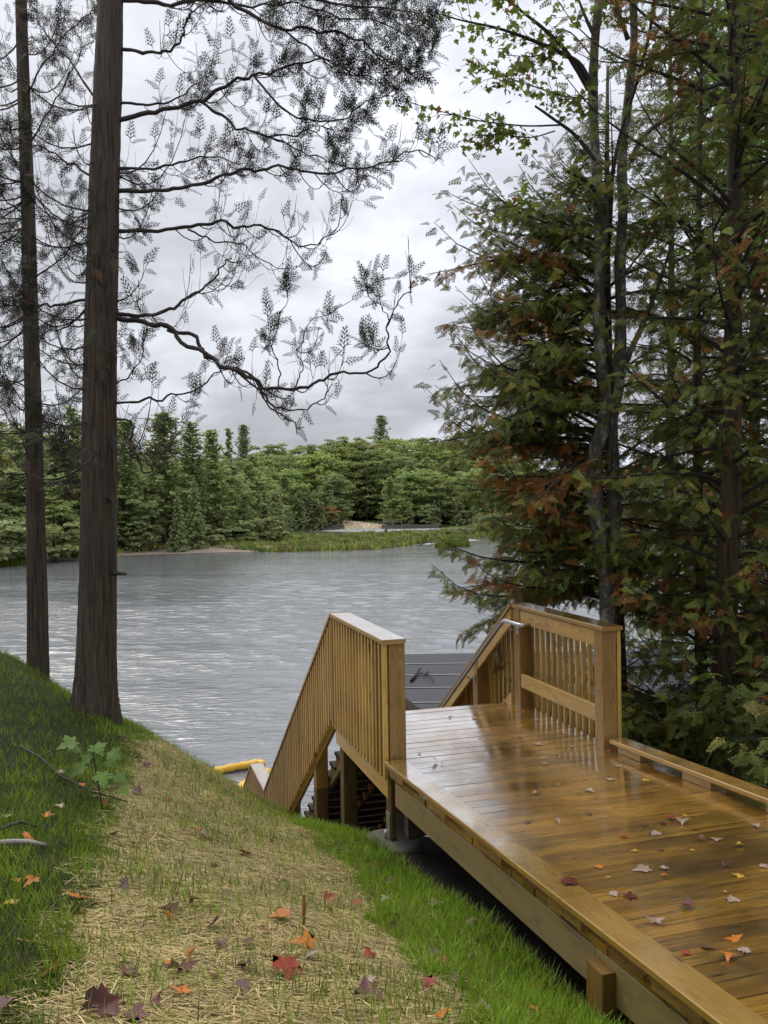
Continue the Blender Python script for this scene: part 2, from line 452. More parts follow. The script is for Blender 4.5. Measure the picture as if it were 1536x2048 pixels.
def gz(x, y):
    x, y = np.asarray(x, float), np.asarray(y, float)
    sh = x.shape; x, y = x.ravel(), y.ravel()
    d = np.hypot(x[:, None] - CP[None, :, 0], y[:, None] - CP[None, :, 1])
    z = (d ** 2 * np.log(d + 1e-9)) @ TW[:-3] + TW[-3] + TW[-2] * x + TW[-1] * y
    z += 0.025 * np.sin(3.1 * x + 1.7 * y) * np.sin(2.3 * y - 1.1 * x) + 0.012 * np.sin(9 * x + 2) * np.sin(8 * y - 3 * x)
    return (z + H).reshape(sh)
GX, GY = np.linspace(-11, 13, 241), np.linspace(-5, 21, 261)
gx, gy = np.meshgrid(GX, GY)
GZ = gz(gx, gy)
def gzf(x, y):                # bilinear lookup, fast
    fx = np.clip((np.asarray(x, float) - GX[0]) / (GX[1] - GX[0]), 0, len(GX) - 1.001); fy = np.clip((np.asarray(y, float) - GY[0]) / (GY[1] - GY[0]), 0, len(GY) - 1.001)
    i, j = fx.astype(int), fy.astype(int); a, b = fx - i, fy - j
    return GZ[j, i] * (1 - a) * (1 - b) + GZ[j, i + 1] * a * (1 - b) + GZ[j + 1, i] * (1 - a) * b + GZ[j + 1, i + 1] * a * b
def G(px, py):                # where the line of sight meets the bank
    r = ray(px, py); t = np.linspace(1.5, 15, 2700)
    p = EYE + t[:, None] * r
    h = p[:, 2] - gzf(p[:, 0], p[:, 1])
    k = np.argmax(h < 0)
    return p[k] if h[k] < 0 else p[-1]

# regions on the bank, surveyed as world outlines
def outline(pts): return np.array([G(*p)[:2] for p in pts])
def inside(poly, x, y):
    c = np.zeros(x.shape, bool); n = len(poly); j = n - 1
    for i in range(n):
        xi, yi = poly[i]; xj, yj = poly[j]
        m = ((yi > y) != (yj > y)) & (x < (xj - xi) * (y - yi) / (yj - yi + 1e-12) + xi)
        c ^= m; j = i
    return c
STRAW = outline([(60, 2200), (110, 2040), (175, 1830), (215, 1690), (245, 1600), (270, 1530), (286, 1480)])
crest = np.array([(-2.3, 10.2), (-1.2, 10.6), (-.75, 9.6)])
STRAW2 = outline([(590, 1650), (650, 1700), (715, 1760), (735, 1800), (760, 1860), (830, 1930), (900, 1990), (960, 2047), (1000, 2200)])
STRAW_P = np.vstack([STRAW, crest, STRAW2, [[.6, 1.6], [-1.0, 1.5]]])

def in_straw(x, y): return inside(STRAW_P, x + .05 * np.sin(7 * y) + .03 * np.sin(19 * y + 3 * x), y + .04 * np.sin(9 * x))
AZ = 0.2948
D0 = np.array([-0.038, 7.0505, H - 2.2034])
ca, sa = math.cos(AZ), math.sin(AZ)
def to_deck(x, y):            # world -> (v across, u along)
    dx, dy = x - D0[0], y - D0[1]
    return dx * ca + dy * sa, -dx * sa + dy * ca
def from_deck(v, u, w): return np.array([D0[0] + v * ca - u * sa, D0[1] + v * sa + u * ca, D0[2] + w])

def ground():
    V = np.stack([gx, gy, GZ], -1).reshape(-1, 3)
    ny, nx = gx.shape
    i = np.arange(ny - 1)[:, None] * nx + np.arange(nx - 1)[None]
    Q = np.stack([i, i + 1, i + nx + 1, i + nx], -1).reshape(-1, 4)
    x, y = V[:, 0], V[:, 1]
    s = in_straw(x, y)
    v, u = to_deck(x, y)
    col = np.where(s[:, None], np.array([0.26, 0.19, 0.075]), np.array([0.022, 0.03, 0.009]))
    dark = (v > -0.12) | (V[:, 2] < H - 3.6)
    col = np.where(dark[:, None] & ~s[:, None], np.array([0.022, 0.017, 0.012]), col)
    m, t, b = mat('bank soil')
    a = t.new('ShaderNodeAttribute', attribute_name='Col').outputs['Color']
    pos = t.new('ShaderNodeNewGeometry').outputs['Position']
    n = t.noise(pos, 9, 6, 0.65)
    n2 = t.noise(t.mapping(pos, (60, 60, 60)), 1, 3)
    c = t.mix(1.0, a, t.ramp(n, [(0.3, 0.45), (0.7, 1.4)]), 'MULTIPLY')
    c = t.mix(1.0, c, t.ramp(n2, [(0.3, 0.5), (0.7, 1.4)]), 'MULTIPLY')
    t.link(c, b.inputs['Base Color']); b.inputs['Roughness'].default_value = 0.9; b.inputs['Specular IOR Level'].default_value = 0.2
    bump(t, b, n2, 0.8, 0.02)
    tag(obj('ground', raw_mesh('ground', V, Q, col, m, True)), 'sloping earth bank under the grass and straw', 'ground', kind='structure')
ground()

# ------------------------------------------------------------------ lake
def lake():
    m, t, b = mat('lake water')
    pos = t.new('ShaderNodeNewGeometry').outputs['Position']
    b.inputs['Base Color'].default_value = (0.15, 0.155, 0.16, 1)
    b.inputs['Roughness'].default_value = 0.07
    b.inputs['IOR'].default_value = 1.95
    w2 = t.noise(t.mapping(pos, (2.6, 6.0, 1), rot=(0, 0, -0.1)), 1.0, 4, 0.6, 0.4)
    w1 = t.noise(t.mapping(pos, (0.8, 2.6, 1), rot=(0, 0, 0.15)), 1.0, 4, 0.6, 0.5)
    h = t.math('ADD', t.math('MULTIPLY', w2, 0.30), t.math('MULTIPLY', w1, 0.70))
    sy = t.new('ShaderNodeSeparateXYZ'); t.link(pos, sy.inputs[0])
    mr = t.new('ShaderNodeMapRange'); t.link(sy.outputs[1], mr.inputs[0])
    for i_, v_ in ((1, 45.0), (2, 112.0), (3, 1.1), (4, 0.38)): mr.inputs[i_].default_value = v_
    gn = t.noise(t.mapping(pos, (.035, .11, 1), rot=(0, 0, .12)), 1.0, 4, .55, .8)
    h = t.math('MULTIPLY', h, t.math('MULTIPLY', mr.outputs[0], t.ramp(gn, [(.38, .45), (.58, 1.15)])))
    bump(t, b, h, 0.95, 0.11)
    # a real wind-rippled surface: polar grid, finer near the bank
    nr, na = 900, 420
    r = np.geomspace(13.5, 210, nr); a = np.linspace(-.52, .52, na)
    Rr, A = np.meshgrid(r, a, indexing='ij'); X, Y = Rr * np.sin(A), Rr * np.cos(A)
    sp_ = np.maximum(np.gradient(r)[:, None] * np.ones_like(A), Rr * (a[1] - a[0])); Z = np.zeros_like(X); g = np.random.default_rng(4)
    gust = .45 + .9 * clump(X * .09 + 2, Y * .045, 1.0) + .25 * clump(X * .3, Y * .12 + 5)
    for k in range(60):
        lam = .22 * (9 ** (k / 59)); th = g.normal(.9, .55); kx, ky = 2 * PI / lam * np.cos(th), 2 * PI / lam * np.sin(th)
        am = .0040 * lam ** .9 * g.uniform(.5, 1.2); fade = np.clip(lam / (2.6 * sp_) - .6, 0, 1)
        Z += am * fade * np.sin(kx * X + ky * Y + g.uniform(0, 6.3) + 1.2 * np.sin(.21 * X + .13 * Y + k))
    Z *= gust * np.interp(Rr, [13, 45, 75, 105, 200], [.6, .72, .62, .32, .22])
    V = np.stack([X, Y, Z], -1).reshape(-1, 3); i = np.arange(nr - 1)[:, None] * na + np.arange(na - 1)[None]
    Q = np.stack([i, i + 1, i + na + 1, i + na], -1).reshape(-1, 4)[:, ::-1]
    o = len(V); ext = []
    V = np.vstack([V, [(-900, 8, -.06), (900, 8, -.06), (900, 900, -.06), (-900, 900, -.06)]]); Q = np.vstack([Q, [[o, o + 1, o + 2, o + 3]]])
    tag(obj('water', raw_mesh('water', V, Q, np.ones((len(V), 3)), m, True)), 'grey rippled lake under an overcast sky', 'lake', kind='structure')
def clump(x, y, s=1.0):
    f = np.sin(2.1 * x * s + 1.3 * np.sin(1.7 * y * s)) + np.sin(2.7 * y * s + .8 + 1.1 * np.sin(2.9 * x * s)) + .7 * np.sin(7.3 * x * s + 5.1 * y * s) + .6 * np.sin(11 * y * s - 8 * x * s)
    return np.clip(f / 5 + .5, 0, 1)
lake()

# ------------------------------------------------------------------ boardwalk and stairs  (local axes: x = across, y = along, z = up)
L_, WC, VR, UE, UG, SS, TL, RS = 1.797, 0.2012, 1.9606, -0.0571, 1.7132, 0.7097, 4.455, 0.0554
BW = thing('boardwalk', 'wet timber boardwalk ramp and landing with kerbs and slatted railings', 'boardwalk', D0, AZ)
ST = thing('staircase', 'timber staircase going down from the landing towards the lake', 'staircase', D0, AZ)
def one(name, m, parent, *a, **k):
    b = MB(); b.beam(*a, **k); return b.build(name, m, parent)

# landing decking and ramp decking
def decking():
    b = MB(); y = 0.004; w = 0.136
    while y < L_ + 0.02:
        e1, e2 = 0.055 + R.uniform(-.006, .006), 2.11 + R.uniform(-.006, .006)
        b.beam((e1, y + w / 2, -.019 + R.uniform(-.0015, .0015)), (e2, y + w / 2, -.019 + R.uniform(-.0015, .0015)), w, .038, bev=.0005, tone=.22)
        y += w + .010
    b.build('landing_decking', M_DECK, BW)
    b = MB(); y = -0.006
    while y > -9.2:
        z0 = -RS * (y - w / 2) - .019
        e1, e2 = 0.052 + R.uniform(-.004, .006), 2.15 + R.uniform(-.01, .01)
        dz = R.uniform(-.0015, .0015)
        b.beam((e1, y - w / 2, z0 + dz), (e2, y - w / 2, z0 + dz * -1), w, .038, up=(0, RS, 1), side=(0, 1, -RS), bev=.0005, tone=.36)
        y -= w + .007
    b.build('ramp_decking', M_DECK, BW)
decking()
def rz(u): return -RS * u
# kerbs on blocks
for v0, v1 in ((0.0, 0.165), (2.0, 2.16)):
    vc, wd = (v0 + v1) / 2, v1 - v0
    u = -0.03 if v0 < 1 else -0.09
    ends = [u, -3.9, -6.6, -9.2] if v0 > 1 else [u, -2.95, -5.9, -9.2]
    k = MB()
    for a, c in zip(ends[:-1], ends[1:]):
        k.beam((vc, a - .002, rz(a) + .081), (vc, c + .002, rz(c) + .081), wd, .038, bev=.006, tone=.1)
    k.build('kerb', M_CAP, BW)
    n = 0
    uu = -0.12 if v0 < 1 else -.2
    while uu > -8.8:
        bb = MB()
        bb.beam((vc, uu, rz(uu) + .031), (vc, uu - .33, rz(uu - .33) + .031), wd - .035, .060, bev=.003)
        bb.build('kerb_block', M_POST, BW); uu -= .89
# rim boards
for v in (.066, 2.11):
    k = MB()
    e = [-.16, -3.2, -6.2, -9.2]
    for a, c in zip(e[:-1], e[1:]):
        k.beam((v, a, rz(a) - .139), (v, c + .004, rz(c) - .139), .038, .19, bev=.003, tone=.08)
    k.build('rim_board', M_FASC, BW)
for v in (.05, 2.135):
    one('rim_board', M_RAIL, BW, (v + .01, .02, -.135), (v + .01, L_ - .03, -.135), .038, .18)
one('rim_board', M_RAIL, BW, (.1, L_ - .01, -.14), (2.1, L_ - .01, -.14), .038, .18)
for v in (.5, .95, 1.4, 1.8):
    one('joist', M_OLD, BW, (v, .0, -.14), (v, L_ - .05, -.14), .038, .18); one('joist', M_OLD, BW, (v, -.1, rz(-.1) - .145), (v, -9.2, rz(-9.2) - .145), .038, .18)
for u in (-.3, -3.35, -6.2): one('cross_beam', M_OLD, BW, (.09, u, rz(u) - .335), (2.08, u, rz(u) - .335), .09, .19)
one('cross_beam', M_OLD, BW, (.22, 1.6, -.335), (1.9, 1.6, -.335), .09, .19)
def ground_w(v, u):
    p = from_deck(v, u, 0); return float(gzf(p[0], p[1])) - D0[2]
# ramp posts outside the rim board
for u in (-3.3, -6.2):
    for v in (.022, 2.155):
        g = ground_w(v, u)
        po = one('ramp_post', M_POST, BW, (v, u, g - .3), (v, u, rz(u) - .075), .088, .14, side=(1, 0, 0), up=(0, 1, 0), bev=.005)
        if v < 0 and u > -4:
            tg = MB(); tg.add([(v - .0455, u + .065, rz(u) - .14), (v - .0455, u + .02, rz(u) - .14), (v - .0455, u + .02, rz(u) - .08), (v - .0455, u + .065, rz(u) - .08)], [(0, 1, 2, 3)])
            tg.build('tag_label', M_TAG, po)

# railings: frame mesh = part; cap, posts and balusters = its sub-parts
def railing(parent, name, cap, rails, posts, bal, bal_x):
    b = MB()
    for r in rails: b.beam(*r[0], **r[1])
    rl = b.build(name, M_RAIL, parent)
    for c in cap: one('cap_board', M_CAP, rl, *c[0], **c[1])
    for (x, y, z0, z1) in posts:
        zs = z1 - (1.1 if parent is BW else 1.25)
        one('newel_post', M_POST, rl, (x, y, zs), (x, y, z1), .14, .14, side=(1, 0, 0), up=(0, 1, 0), bev=.006)
        one('shade_toned_post', M_POST_SHADE, rl, (x, y, z0), (x, y, zs), .136, .136, side=(1, 0, 0), up=(0, 1, 0), bev=.006)  # lower half of the same post, under-deck shade put into its colour
    for (y, z0, z1) in bal:
        one('baluster', M_RAIL, rl, (bal_x, y, z0), (bal_x, y, z1), .038, .038, side=(1, 0, 0), up=(0, 1, 0), bev=.003, tone=.22)
    return rl
W = 1.07
# landing, left
lx = .13
g0 = ground_w(lx, .09)
railing(BW, 'railing',
    [(((WC / 2 + .001, -.012, W - .019), (WC / 2 + .001, L_, W - .019), .204, .038), dict(bev=.005))],
    [(((.081, .165, W - .11), (.081, L_ - .1, W - .11), .038, .14), {}), (((.081, .165, .25), (.081, L_ - .1, .25), .038, .14), {})],
    [(lx, .075, g0 + .1, W - .04), (lx, L_ - .16, ground_w(lx, L_ - .16) - .3, W - .04)],
    [(.022 + i * .1035, -.06, W - .041) for i in range(18)], .029)
# landing, right
railing(BW, 'railing',
    [(((VR + .1, UE - .01, W - .019), (VR + .1, UG + .03, W - .019), .2, .038), dict(bev=.005))],
    [(((VR + .035, UE + .155, W - .115), (VR + .035, UG - .14, W - .115), .038, .14), {}), (((VR + .035, UE + .155, .29), (VR + .035, UG - .14, .29), .038, .14), {})],
    [(VR + .08, UE + .08, ground_w(VR + .08, UE) - .2, W - .04), (VR + .08, UG - .06, ground_w(VR + .08, UG) - .3, W - .04)],
    [(UE + .03 + i * .118, -.05, W - .041) for i in range(15)], VR + .174)
# stairs
NS = 18
rise, run = SS * TL / NS, TL / NS
def nose(u): return -SS * (u - L_)
def stair_rail(v_cap, v_bal, v_rail, v_post, name, u1, posts, gapb):
    u0 = L_
    cap = [(((v_cap, u0, W - .019), (v_cap, u1, W - .019 + nose(u1)), .204, .044), dict(bev=.005))]
    rails = [(((v_rail, u0 + .02, W - .13 + nose(u0 + .02)), (v_rail, u1, W - .13 + nose(u1)), .038, .17), {}),
             (((v_rail, u0 + .02, .06 + nose(u0 + .02)), (v_rail, u1, .06 + nose(u1)), .038, .17), {})]
    ps = [(v_post, u, max(ground_w(v_post, u) - .3, nose(u) - 3), W - .06 + nose(u)) for u in posts]
    n = int((u1 - u0) / gapb)
    bal = [(u0 + .06 + i * gapb, nose(u0 + .06 + i * gapb) + .02, W - .042 + nose(u0 + .06 + i * gapb)) for i in range(n)]
    return railing(ST, name, cap, rails, ps, bal, v_bal)
U1 = L_ + TL
stair_rail(WC / 2 + .001, .029, .081, .13, 'stair_railing', U1, (L_ + 1.1, L_ + 2.7), .105)
r2 = stair_rail(VR + .1, VR + .174, VR + .035, VR + .08, 'stair_railing', U1, (L_ + 1.0, L_ + 2.6), .118)
# lower landing and its railing
WL = -SS * TL
for vcap, vb, vr, vp in ((WC / 2 + .001, .029, .081, .13), (VR + .1, VR + .174, VR + .035, VR + .08)):
    railing(ST, 'lower_railing',
        [(((vcap, U1, W + WL - .019), (vcap, U1 + 1.36, W + WL - .019), .204, .038), {}),
         (((vcap, U1 + 1.36, W + WL - .019), (vcap, U1 + 2.6, W + WL - .019 - SS * 1.24), .204, .044), {})],
        [(((vr, U1, W + WL - .11), (vr, U1 + 1.3, W + WL - .11), .038, .14), {})],
        [(vp, U1 + .1, -6, W + WL - .04), (vp, U1 + 1.25, -6, W + WL - .04)],
        [(U1 + .06 + i * .105, WL - .05 - max(0, i * .105 + .06 - 1.36) * SS, W + WL - .041 - max(0, i * .105 + .06 - 1.36) * SS) for i in range(21)], vb)
k = MB(); y = U1
for i in range(10): k.beam((.05, U1 + .07 + i * .142, WL - .019), (2.11, U1 + .07 + i * .142, WL - .019), .136, .038)
k.build('lower_decking', M_DECK, ST)
def saw(v, name, u0, w0, n, m):
    up, lo = [], []
    for i in range(n):
        up += [(u0 + i * run, w0 - (i + 1) * rise), (u0 + (i + 1) * run, w0 - (i + 1) * rise)]
    lo = [(u0 + n * run, w0 - n * rise - .16), (u0 + .12, w0 - .34), (u0, w0 - .34)]
    poly = up + lo; N = len(poly)
    b = MB()
    V = [(v - .019, a, z - .04) for a, z in poly] + [(v + .019, a, z - .04) for a, z in poly]
    ou = R.random() * 30
    uv = [(ou + a * 1.2, z + a * SS) for a, z in poly]
    fs = [tuple(range(N)), tuple(range(2 * N - 1, N - 1, -1))]
    uvs = uv + list(reversed(uv))
    for i in range(N):
        j = (i + 1) % N; fs.append((i, N + i, N + j, j)); uvs += [uv[i], uv[i], uv[j], uv[j]]
    b.add(V, fs, uvs)
    return b.build(name, m, ST)
for v in (.24, .8, 1.35, 1.9): saw(v, 'stringer', L_, 0, NS, M_FASC if v < .3 else M_POST)
for i in range(NS - 1):
    tr = MB()
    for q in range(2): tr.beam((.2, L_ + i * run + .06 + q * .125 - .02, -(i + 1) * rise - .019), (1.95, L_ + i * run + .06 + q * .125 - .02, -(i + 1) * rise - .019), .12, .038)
    tr.build('tread', M_OLD, ST)  # dark timber stands in for the shade below the landing
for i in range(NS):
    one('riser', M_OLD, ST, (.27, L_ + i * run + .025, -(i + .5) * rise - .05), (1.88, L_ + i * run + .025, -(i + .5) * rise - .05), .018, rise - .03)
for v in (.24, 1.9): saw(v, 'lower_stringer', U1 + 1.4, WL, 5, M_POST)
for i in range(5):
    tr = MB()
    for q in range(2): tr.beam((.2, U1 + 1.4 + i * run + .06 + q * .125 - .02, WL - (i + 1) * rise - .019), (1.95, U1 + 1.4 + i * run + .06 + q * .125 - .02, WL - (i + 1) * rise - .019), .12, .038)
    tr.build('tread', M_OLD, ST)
# pipe handrail on the right stair railing
hv = VR - .085
pip = MB()
pts = [(VR + .01, 1.36, .9), (hv + .02, 1.36, .9), (hv + .004, 1.365, .9), (hv, 1.385, .9), (hv, 1.70, .9), (hv, 1.76, .895), (hv, 1.81, .87)]
pts += [(hv, 1.81 + t, .87 - SS * t) for t in np.linspace(.2, 4.3, 14)]
pip.tube(pts, .021, 12)
HR = pip.build('handrail', M_GALV, ST)
for u in (1.62, 2.8, 4.4):
    z = .9 if u < 1.75 else .87 - SS * (u - 1.81)
    q = MB(); q.tube([(hv, u, z - .015), (hv, u, z - .07), (hv + .03, u, z - .085), (VR + .005, u, z - .085)], .008, 8)
    q.beam((VR + .004, u, z - .13), (VR + .004, u, z - .04), .05, .008, side=(0, 1, 0), up=(1, 0, 0))
    q.build('bracket', M_GALV, HR)
# footing under the corner post, with its steel base
ft = from_deck(lx, .075, 0)
b = MB(); b.lathe([(.27, -.45), (.27, 0), (.262, .02), (.23, .045), (.12, .055), (0.001, .056)], (ft[0] - .05, ft[1], D0[2] + g0 + .03), 28)
tag(b.build('concrete_footing', M_CONC), 'round concrete footing under the corner post of the boardwalk', 'footing')
pb = MB(); pb.beam((lx - .0735, .075, g0 + .08), (lx - .0735, .075, g0 + .30), .1, .006, side=(0, 1, 0), up=(1, 0, 0)); pb.beam((lx + .03, .003, g0 + .08), (lx + .03, .003, g0 + .30), .1, .006, side=(1, 0, 0), up=(0, 1, 0))
pb.tube([(lx - .095, .075, g0 + .08), (lx - .095, .075, g0 + .16)], .012, 8)
pb.build('post_base', M_GALV, BW)

# ------------------------------------------------------------------ shed with felt roof beside the stairs
def shed():
    zr = H - 2.75
    t = thing('shed', 'low shed with a flat grey felt roof in lapped courses beside the stairs', 'shed', (4.6, 13, float(gz(4.6, 13))))
    off = np.array([4.6, 13, t.location.z])
    m, nt, b = mat('roofing felt')
    a = nt.new('ShaderNodeAttribute', attribute_name='Col').outputs['Color']
    pos = nt.new('ShaderNodeNewGeometry').outputs['Position']
    n = nt.noise(pos, 1.6, 6, 0.65); n2 = nt.noise(pos, 90, 2)
    c = nt.mix(1.0, a, nt.ramp(n, [(0.3, 0.55), (0.7, 1.3)]), 'MULTIPLY')
    c = nt.mix(1.0, c, nt.ramp(n2, [(0.3, 0.8), (0.7, 1.2)]), 'MULTIPLY')
    nt.link(c, b.inputs['Base Color'])
    nt.link(nt.ramp(n, [(0.35, 0.5), (0.65, 0.75)]), b.inputs['Roughness']); b.inputs['Specular IOR Level'].default_value = .25
    bump(nt, b, n2, 0.3, 0.003)
    mb = MB(); x1 = 9.2
    ys = [15.5 - .92 * i for i in range(6)] + [10.5]
    for i in range(6):
        y1, y0 = ys[i], ys[i + 1] - .04
        if i == 5: y0 = ys[6]
        def xl(y): return .27 - .303 * (y - 12) if y > 11.36 else 1.45
        z1, z0 = zr + .0, zr + .009
        if y0 < 11.36 < y1: pl = [(xl(11.37), 11.37), (1.45, 11.36), (1.45, y0), (x1, y0), (x1, y1), (xl(y1), y1)]
        else: pl = [(xl(y0), y0), (x1, y0), (x1, y1), (xl(y1), y1)]
        V = [(x - off[0], y - off[1], z1 + (z0 - z1) * (y1 - y) / (y1 - y0) - off[2]) for x, y in pl]
        mb.add(V, [tuple(range(len(V)))], None, np.array([.052, .056, .064]) * R.uniform(.85, 1.15))
        # pale strip, the edge highlight of the lap put into its colour
        if i < 5:
            xa = max(xl(y0), -2)
            V = [(xa - off[0], y0 - .012 - off[1], z0 + .001 - off[2]), (x1 - off[0], y0 - .012 - off[1], z0 + .001 - off[2]), (x1 - off[0], y0 + .012 - off[1], z0 + .003 - off[2]), (xa - off[0], y0 + .012 - off[1], z0 + .003 - off[2])]
            mb.add(V, [(0, 1, 2, 3)], None, (.42, .43, .44))
    mb.build('roof', m, t)
    fb = MB()
    fb.beam((1.45 - off[0], 10.51 - off[1], zr - .10 - off[2]), (9.2 - off[0], 10.51 - off[1], zr - .10 - off[2]), .03, .19)
    fb.beam((xl(11.4) - off[0] + .02, 11.38 - off[1], zr - .10 - off[2]), (xl(15.5) + .02 - off[0], 15.5 - off[1], zr - .10 - off[2]), .03, .19)
    fb.build('fascia', M_OLD, t)
    wb = MB()
    for x in np.arange(1.75, 9.0, .2):
        wb.beam((x - off[0], 10.95 - off[1], -2 - off[2] + 1), (x - off[0], 10.95 - off[1], zr - .02 - off[2]), .192, .03, side=(1, 0, 0), up=(0, 1, 0))
    for y in np.arange(11.1, 15.4, .2):
        wb.beam((1.63 - .303 * max(0, y - 12) * .9 - off[0], y - off[1], .2 - off[2]), (1.63 - .303 * max(0, y - 12) * .9 - off[0], y - off[1], zr - .02 - off[2]), .192, .03, side=(0, 1, 0), up=(1, 0, 0))
    wb.build('wall', M_OLD, t)
shed()
def roof_pt(px, py):
    r = ray(px, py); k = (-2.735) / r[2]; return EYE + k * r
def stick(name, label, polys, m, cat='branch'):
    b = MB()
    for pts, r0, r1 in polys:
        b.tube(np.array(pts), np.linspace(r0, r1, len(pts)), 6, wob=.12)
    return tag(b.build(name, m), label, cat)
def rp(px, py, dz=0.02): p = roof_pt(px, py); p[2] += dz; return p
stick('fallen_branch', 'forked dead twig lying on the grey felt roof', [([rp(822, 1364), rp(832, 1352), rp(838, 1346, .06), rp(842, 1341, .03)], .022, .014),
    ([rp(836, 1350), rp(848, 1351), rp(858, 1352), rp(868, 1366)], .012, .006), ([rp(852, 1352), rp(846, 1360)], .006, .004), ([rp(850, 1351), rp(856, 1346), rp(862, 1348)], .008, .004)], M_TWIG)
stick('fallen_branch', 'long pale bare branch lying on the roof behind the right newel post', [([rp(1310, 1405, .08), rp(1335, 1412, .1), rp(1365, 1416, .08), rp(1400, 1406, .16)], .022, .013),
    ([rp(1325, 1408, .08), rp(1338, 1420, .05), rp(1343, 1431, .02)], .014, .006)], M_PALE)

# ------------------------------------------------------------------ floating boom
def boom(name, label, pts, r):
    t = thing(name, label, 'boom', tuple(pts[0]))
    o = np.array(pts[0]); q = np.array(pts) - o
    b = MB(); d = []
    for a, c in zip(q[:-1], q[1:]):
        for s in np.linspace(0, 1, 7)[:-1]: d.append(a + (c - a) * s)
    d.append(q[-1]); d = np.array(d)
    rad = r * (1 + .12 * np.sin(np.arange(len(d)) * 1.9)); rad[0] *= .6; rad[-1] *= .6
    b.tube(d, rad, 12, wob=.04); b.build('float', M_BOOM, t)
    s = MB(); s.tube(d - np.array([0, .02, r * .75]), rad * .72, 10); s.build('skirt', M_BOOMD, t)
    return t
def wp(px, py, z=.1): r = ray(px, py); k = (z - H) / r[2]; p = EYE + k * r; return p
boom('containment_boom', 'yellow floating boom stretching left on the water by the stair foot', [wp(380, 1555), wp(425, 1544), wp(470, 1534), wp(516, 1526), wp(528, 1529)], .10)
b2 = boom('containment_boom', 'bunched yellow boom end with a white float beside the lower stair railing', [wp(540, 1545), wp(513, 1556), wp(496, 1568), wp(484, 1577), wp(470, 1590)], .13)
fl = MB(); p = wp(497, 1588, .12) - np.array(b2.location); fl.lathe([(.02, -.12), (.12, -.09), (.15, 0), (.12, .09), (.001, .13)], p, 14); fl.build('white_float', M_WHITE, b2)

# ------------------------------------------------------------------ sprays and leaves
def spray_proto(pairs=5, sub=True, w=.042, strip=False):
    V, Q = [], []
    def kite(p, d, l, w, z0, droop):
        d = np.array(d) / np.hypot(*d); n = np.array([-d[1], d[0]])
        pts = [p, p + d * l * .45 + n * w, p + d * l, p + d * l * .45 - n * w]
        if strip: pts = [p - n * w, p + n * w, p + d * l + n * w * .35, p + d * l - n * w * .35]
        o = len(V)
        for q in pts: V.append((q[0], q[1], -.28 * q[0] ** 2 - .5 * q[1] ** 2))
        Q.append((o, o + 1, o + 2, o + 3))
    kite(np.array([0., 0.]), (1, 0), 1.0, w * .7, 0, 0)
    for i in range(pairs):
        t = .12 + .78 * i / (pairs - 1)
        for sgn in (1, -1):
            l = (.5 * (1 - t * .62)) * (1 if sgn > 0 else .92)
            t2 = t + (.06 if sgn < 0 else 0)
            a = math.radians(48 - 14 * t); d = (math.cos(a), sgn * math.sin(a))
            p = np.array([t2, 0.]); kite(p, d, l, w, 0, 0)
            if sub:
                for s2 in (1, -1):
                    a2 = a + s2 * .65; kite(p + np.array(d) * l * .4, (math.cos(a2), sgn * math.sin(a2)), l * .5, w * .8, 0, 0)
    return np.array(V), np.array(Q)
SP_FINE, SP_MID, SP_LEFT = spray_proto(5, True, .045), spray_proto(6, False, .055), spray_proto(5, True, .024, True)

def maple_outline():
    # five lobed leaf, base at origin, tip along +x, half-width in y
    half = [(0.0, 0.0), (-.10, .16), (-.12, .36), (.08, .30), (.20, .52), (.34, .62), (.36, .46), (.48, .44), (.44, .22), (.62, .26), (.74, .12), (1.0, 0.0)]
    return half
def leaf_proto(fold=.12, curl=.15, seedk=0, jit=0.0):
    h0 = maple_outline(); V, Q = [], []; rj = random.Random(seedk + 50)
    c = [(0.0, 0), (.2, 0), (.42, 0), (.7, 0), (1.0, 0)]
    def zf(x, y): return abs(y) * fold - curl * (x - .3) ** 2 + .05 * math.sin(6 * x + seedk) * abs(y)
    faces = [(0, 1, 2, 3), (0, 3, 4, 5), (0, 5, 6, 7), (0, 7, 8, 9), (0, 9, 10, 11)]
    ctr = (.34, 0.0)
    h = h0
    for s in (1, -1):
        o = len(V)
        if jit: h = [h0[0]] + [(x + rj.gauss(0, jit), max(.04, y * rj.uniform(1 - 2.5 * jit, 1 + 1.5 * jit) + rj.gauss(0, jit * .6))) for x, y in h0[1:-1]] + [h0[-1]]
        pts = [ctr] + h
        for x, y in pts: V.append((x, s * y, zf(x, y)))
        for k in range(1, len(h), 2):
            a, b_, c_ = k, k + 1, min(k + 2, len(h))
            f = (o, o + a, o + b_, o + c_) if c_ != b_ else None
            if f: Q.append(f if s > 0 else (f[0], f[3], f[2], f[1]))
        f = (o, o + len(h) - 1, o + len(h), o + len(h))
    # last tip triangle as a thin quad per side
    for s, o in ((1, 0), (-1, 1 + len(h))):
        a, b_ = o + len(h) - 1, o + len(h)
        V.append(((.34 + 1.0) / 2, 0, zf(.67, 0))); m_ = len(V) - 1
        Q.append((o, a, b_, m_) if s > 0 else (o, m_, b_, a))
    return np.array(V), np.array(Q)
LF = leaf_proto()

def crp(pts, n):              # Catmull-Rom resample
    pts = np.asarray(pts, float)
    q = np.vstack([2 * pts[0] - pts[1], pts, 2 * pts[-1] - pts[-2]]); out = []
    m = len(pts) - 1
    for s in np.linspace(0, m, n):
        i = min(int(s), m - 1); t = s - i; a, b, c, d = q[i:i + 4]
        out.append(.5 * ((2 * b) + (c - a) * t + (2 * a - 5 * b + 4 * c - d) * t * t + (3 * b - a - 3 * c + d) * t ** 3))
    return np.array(out)

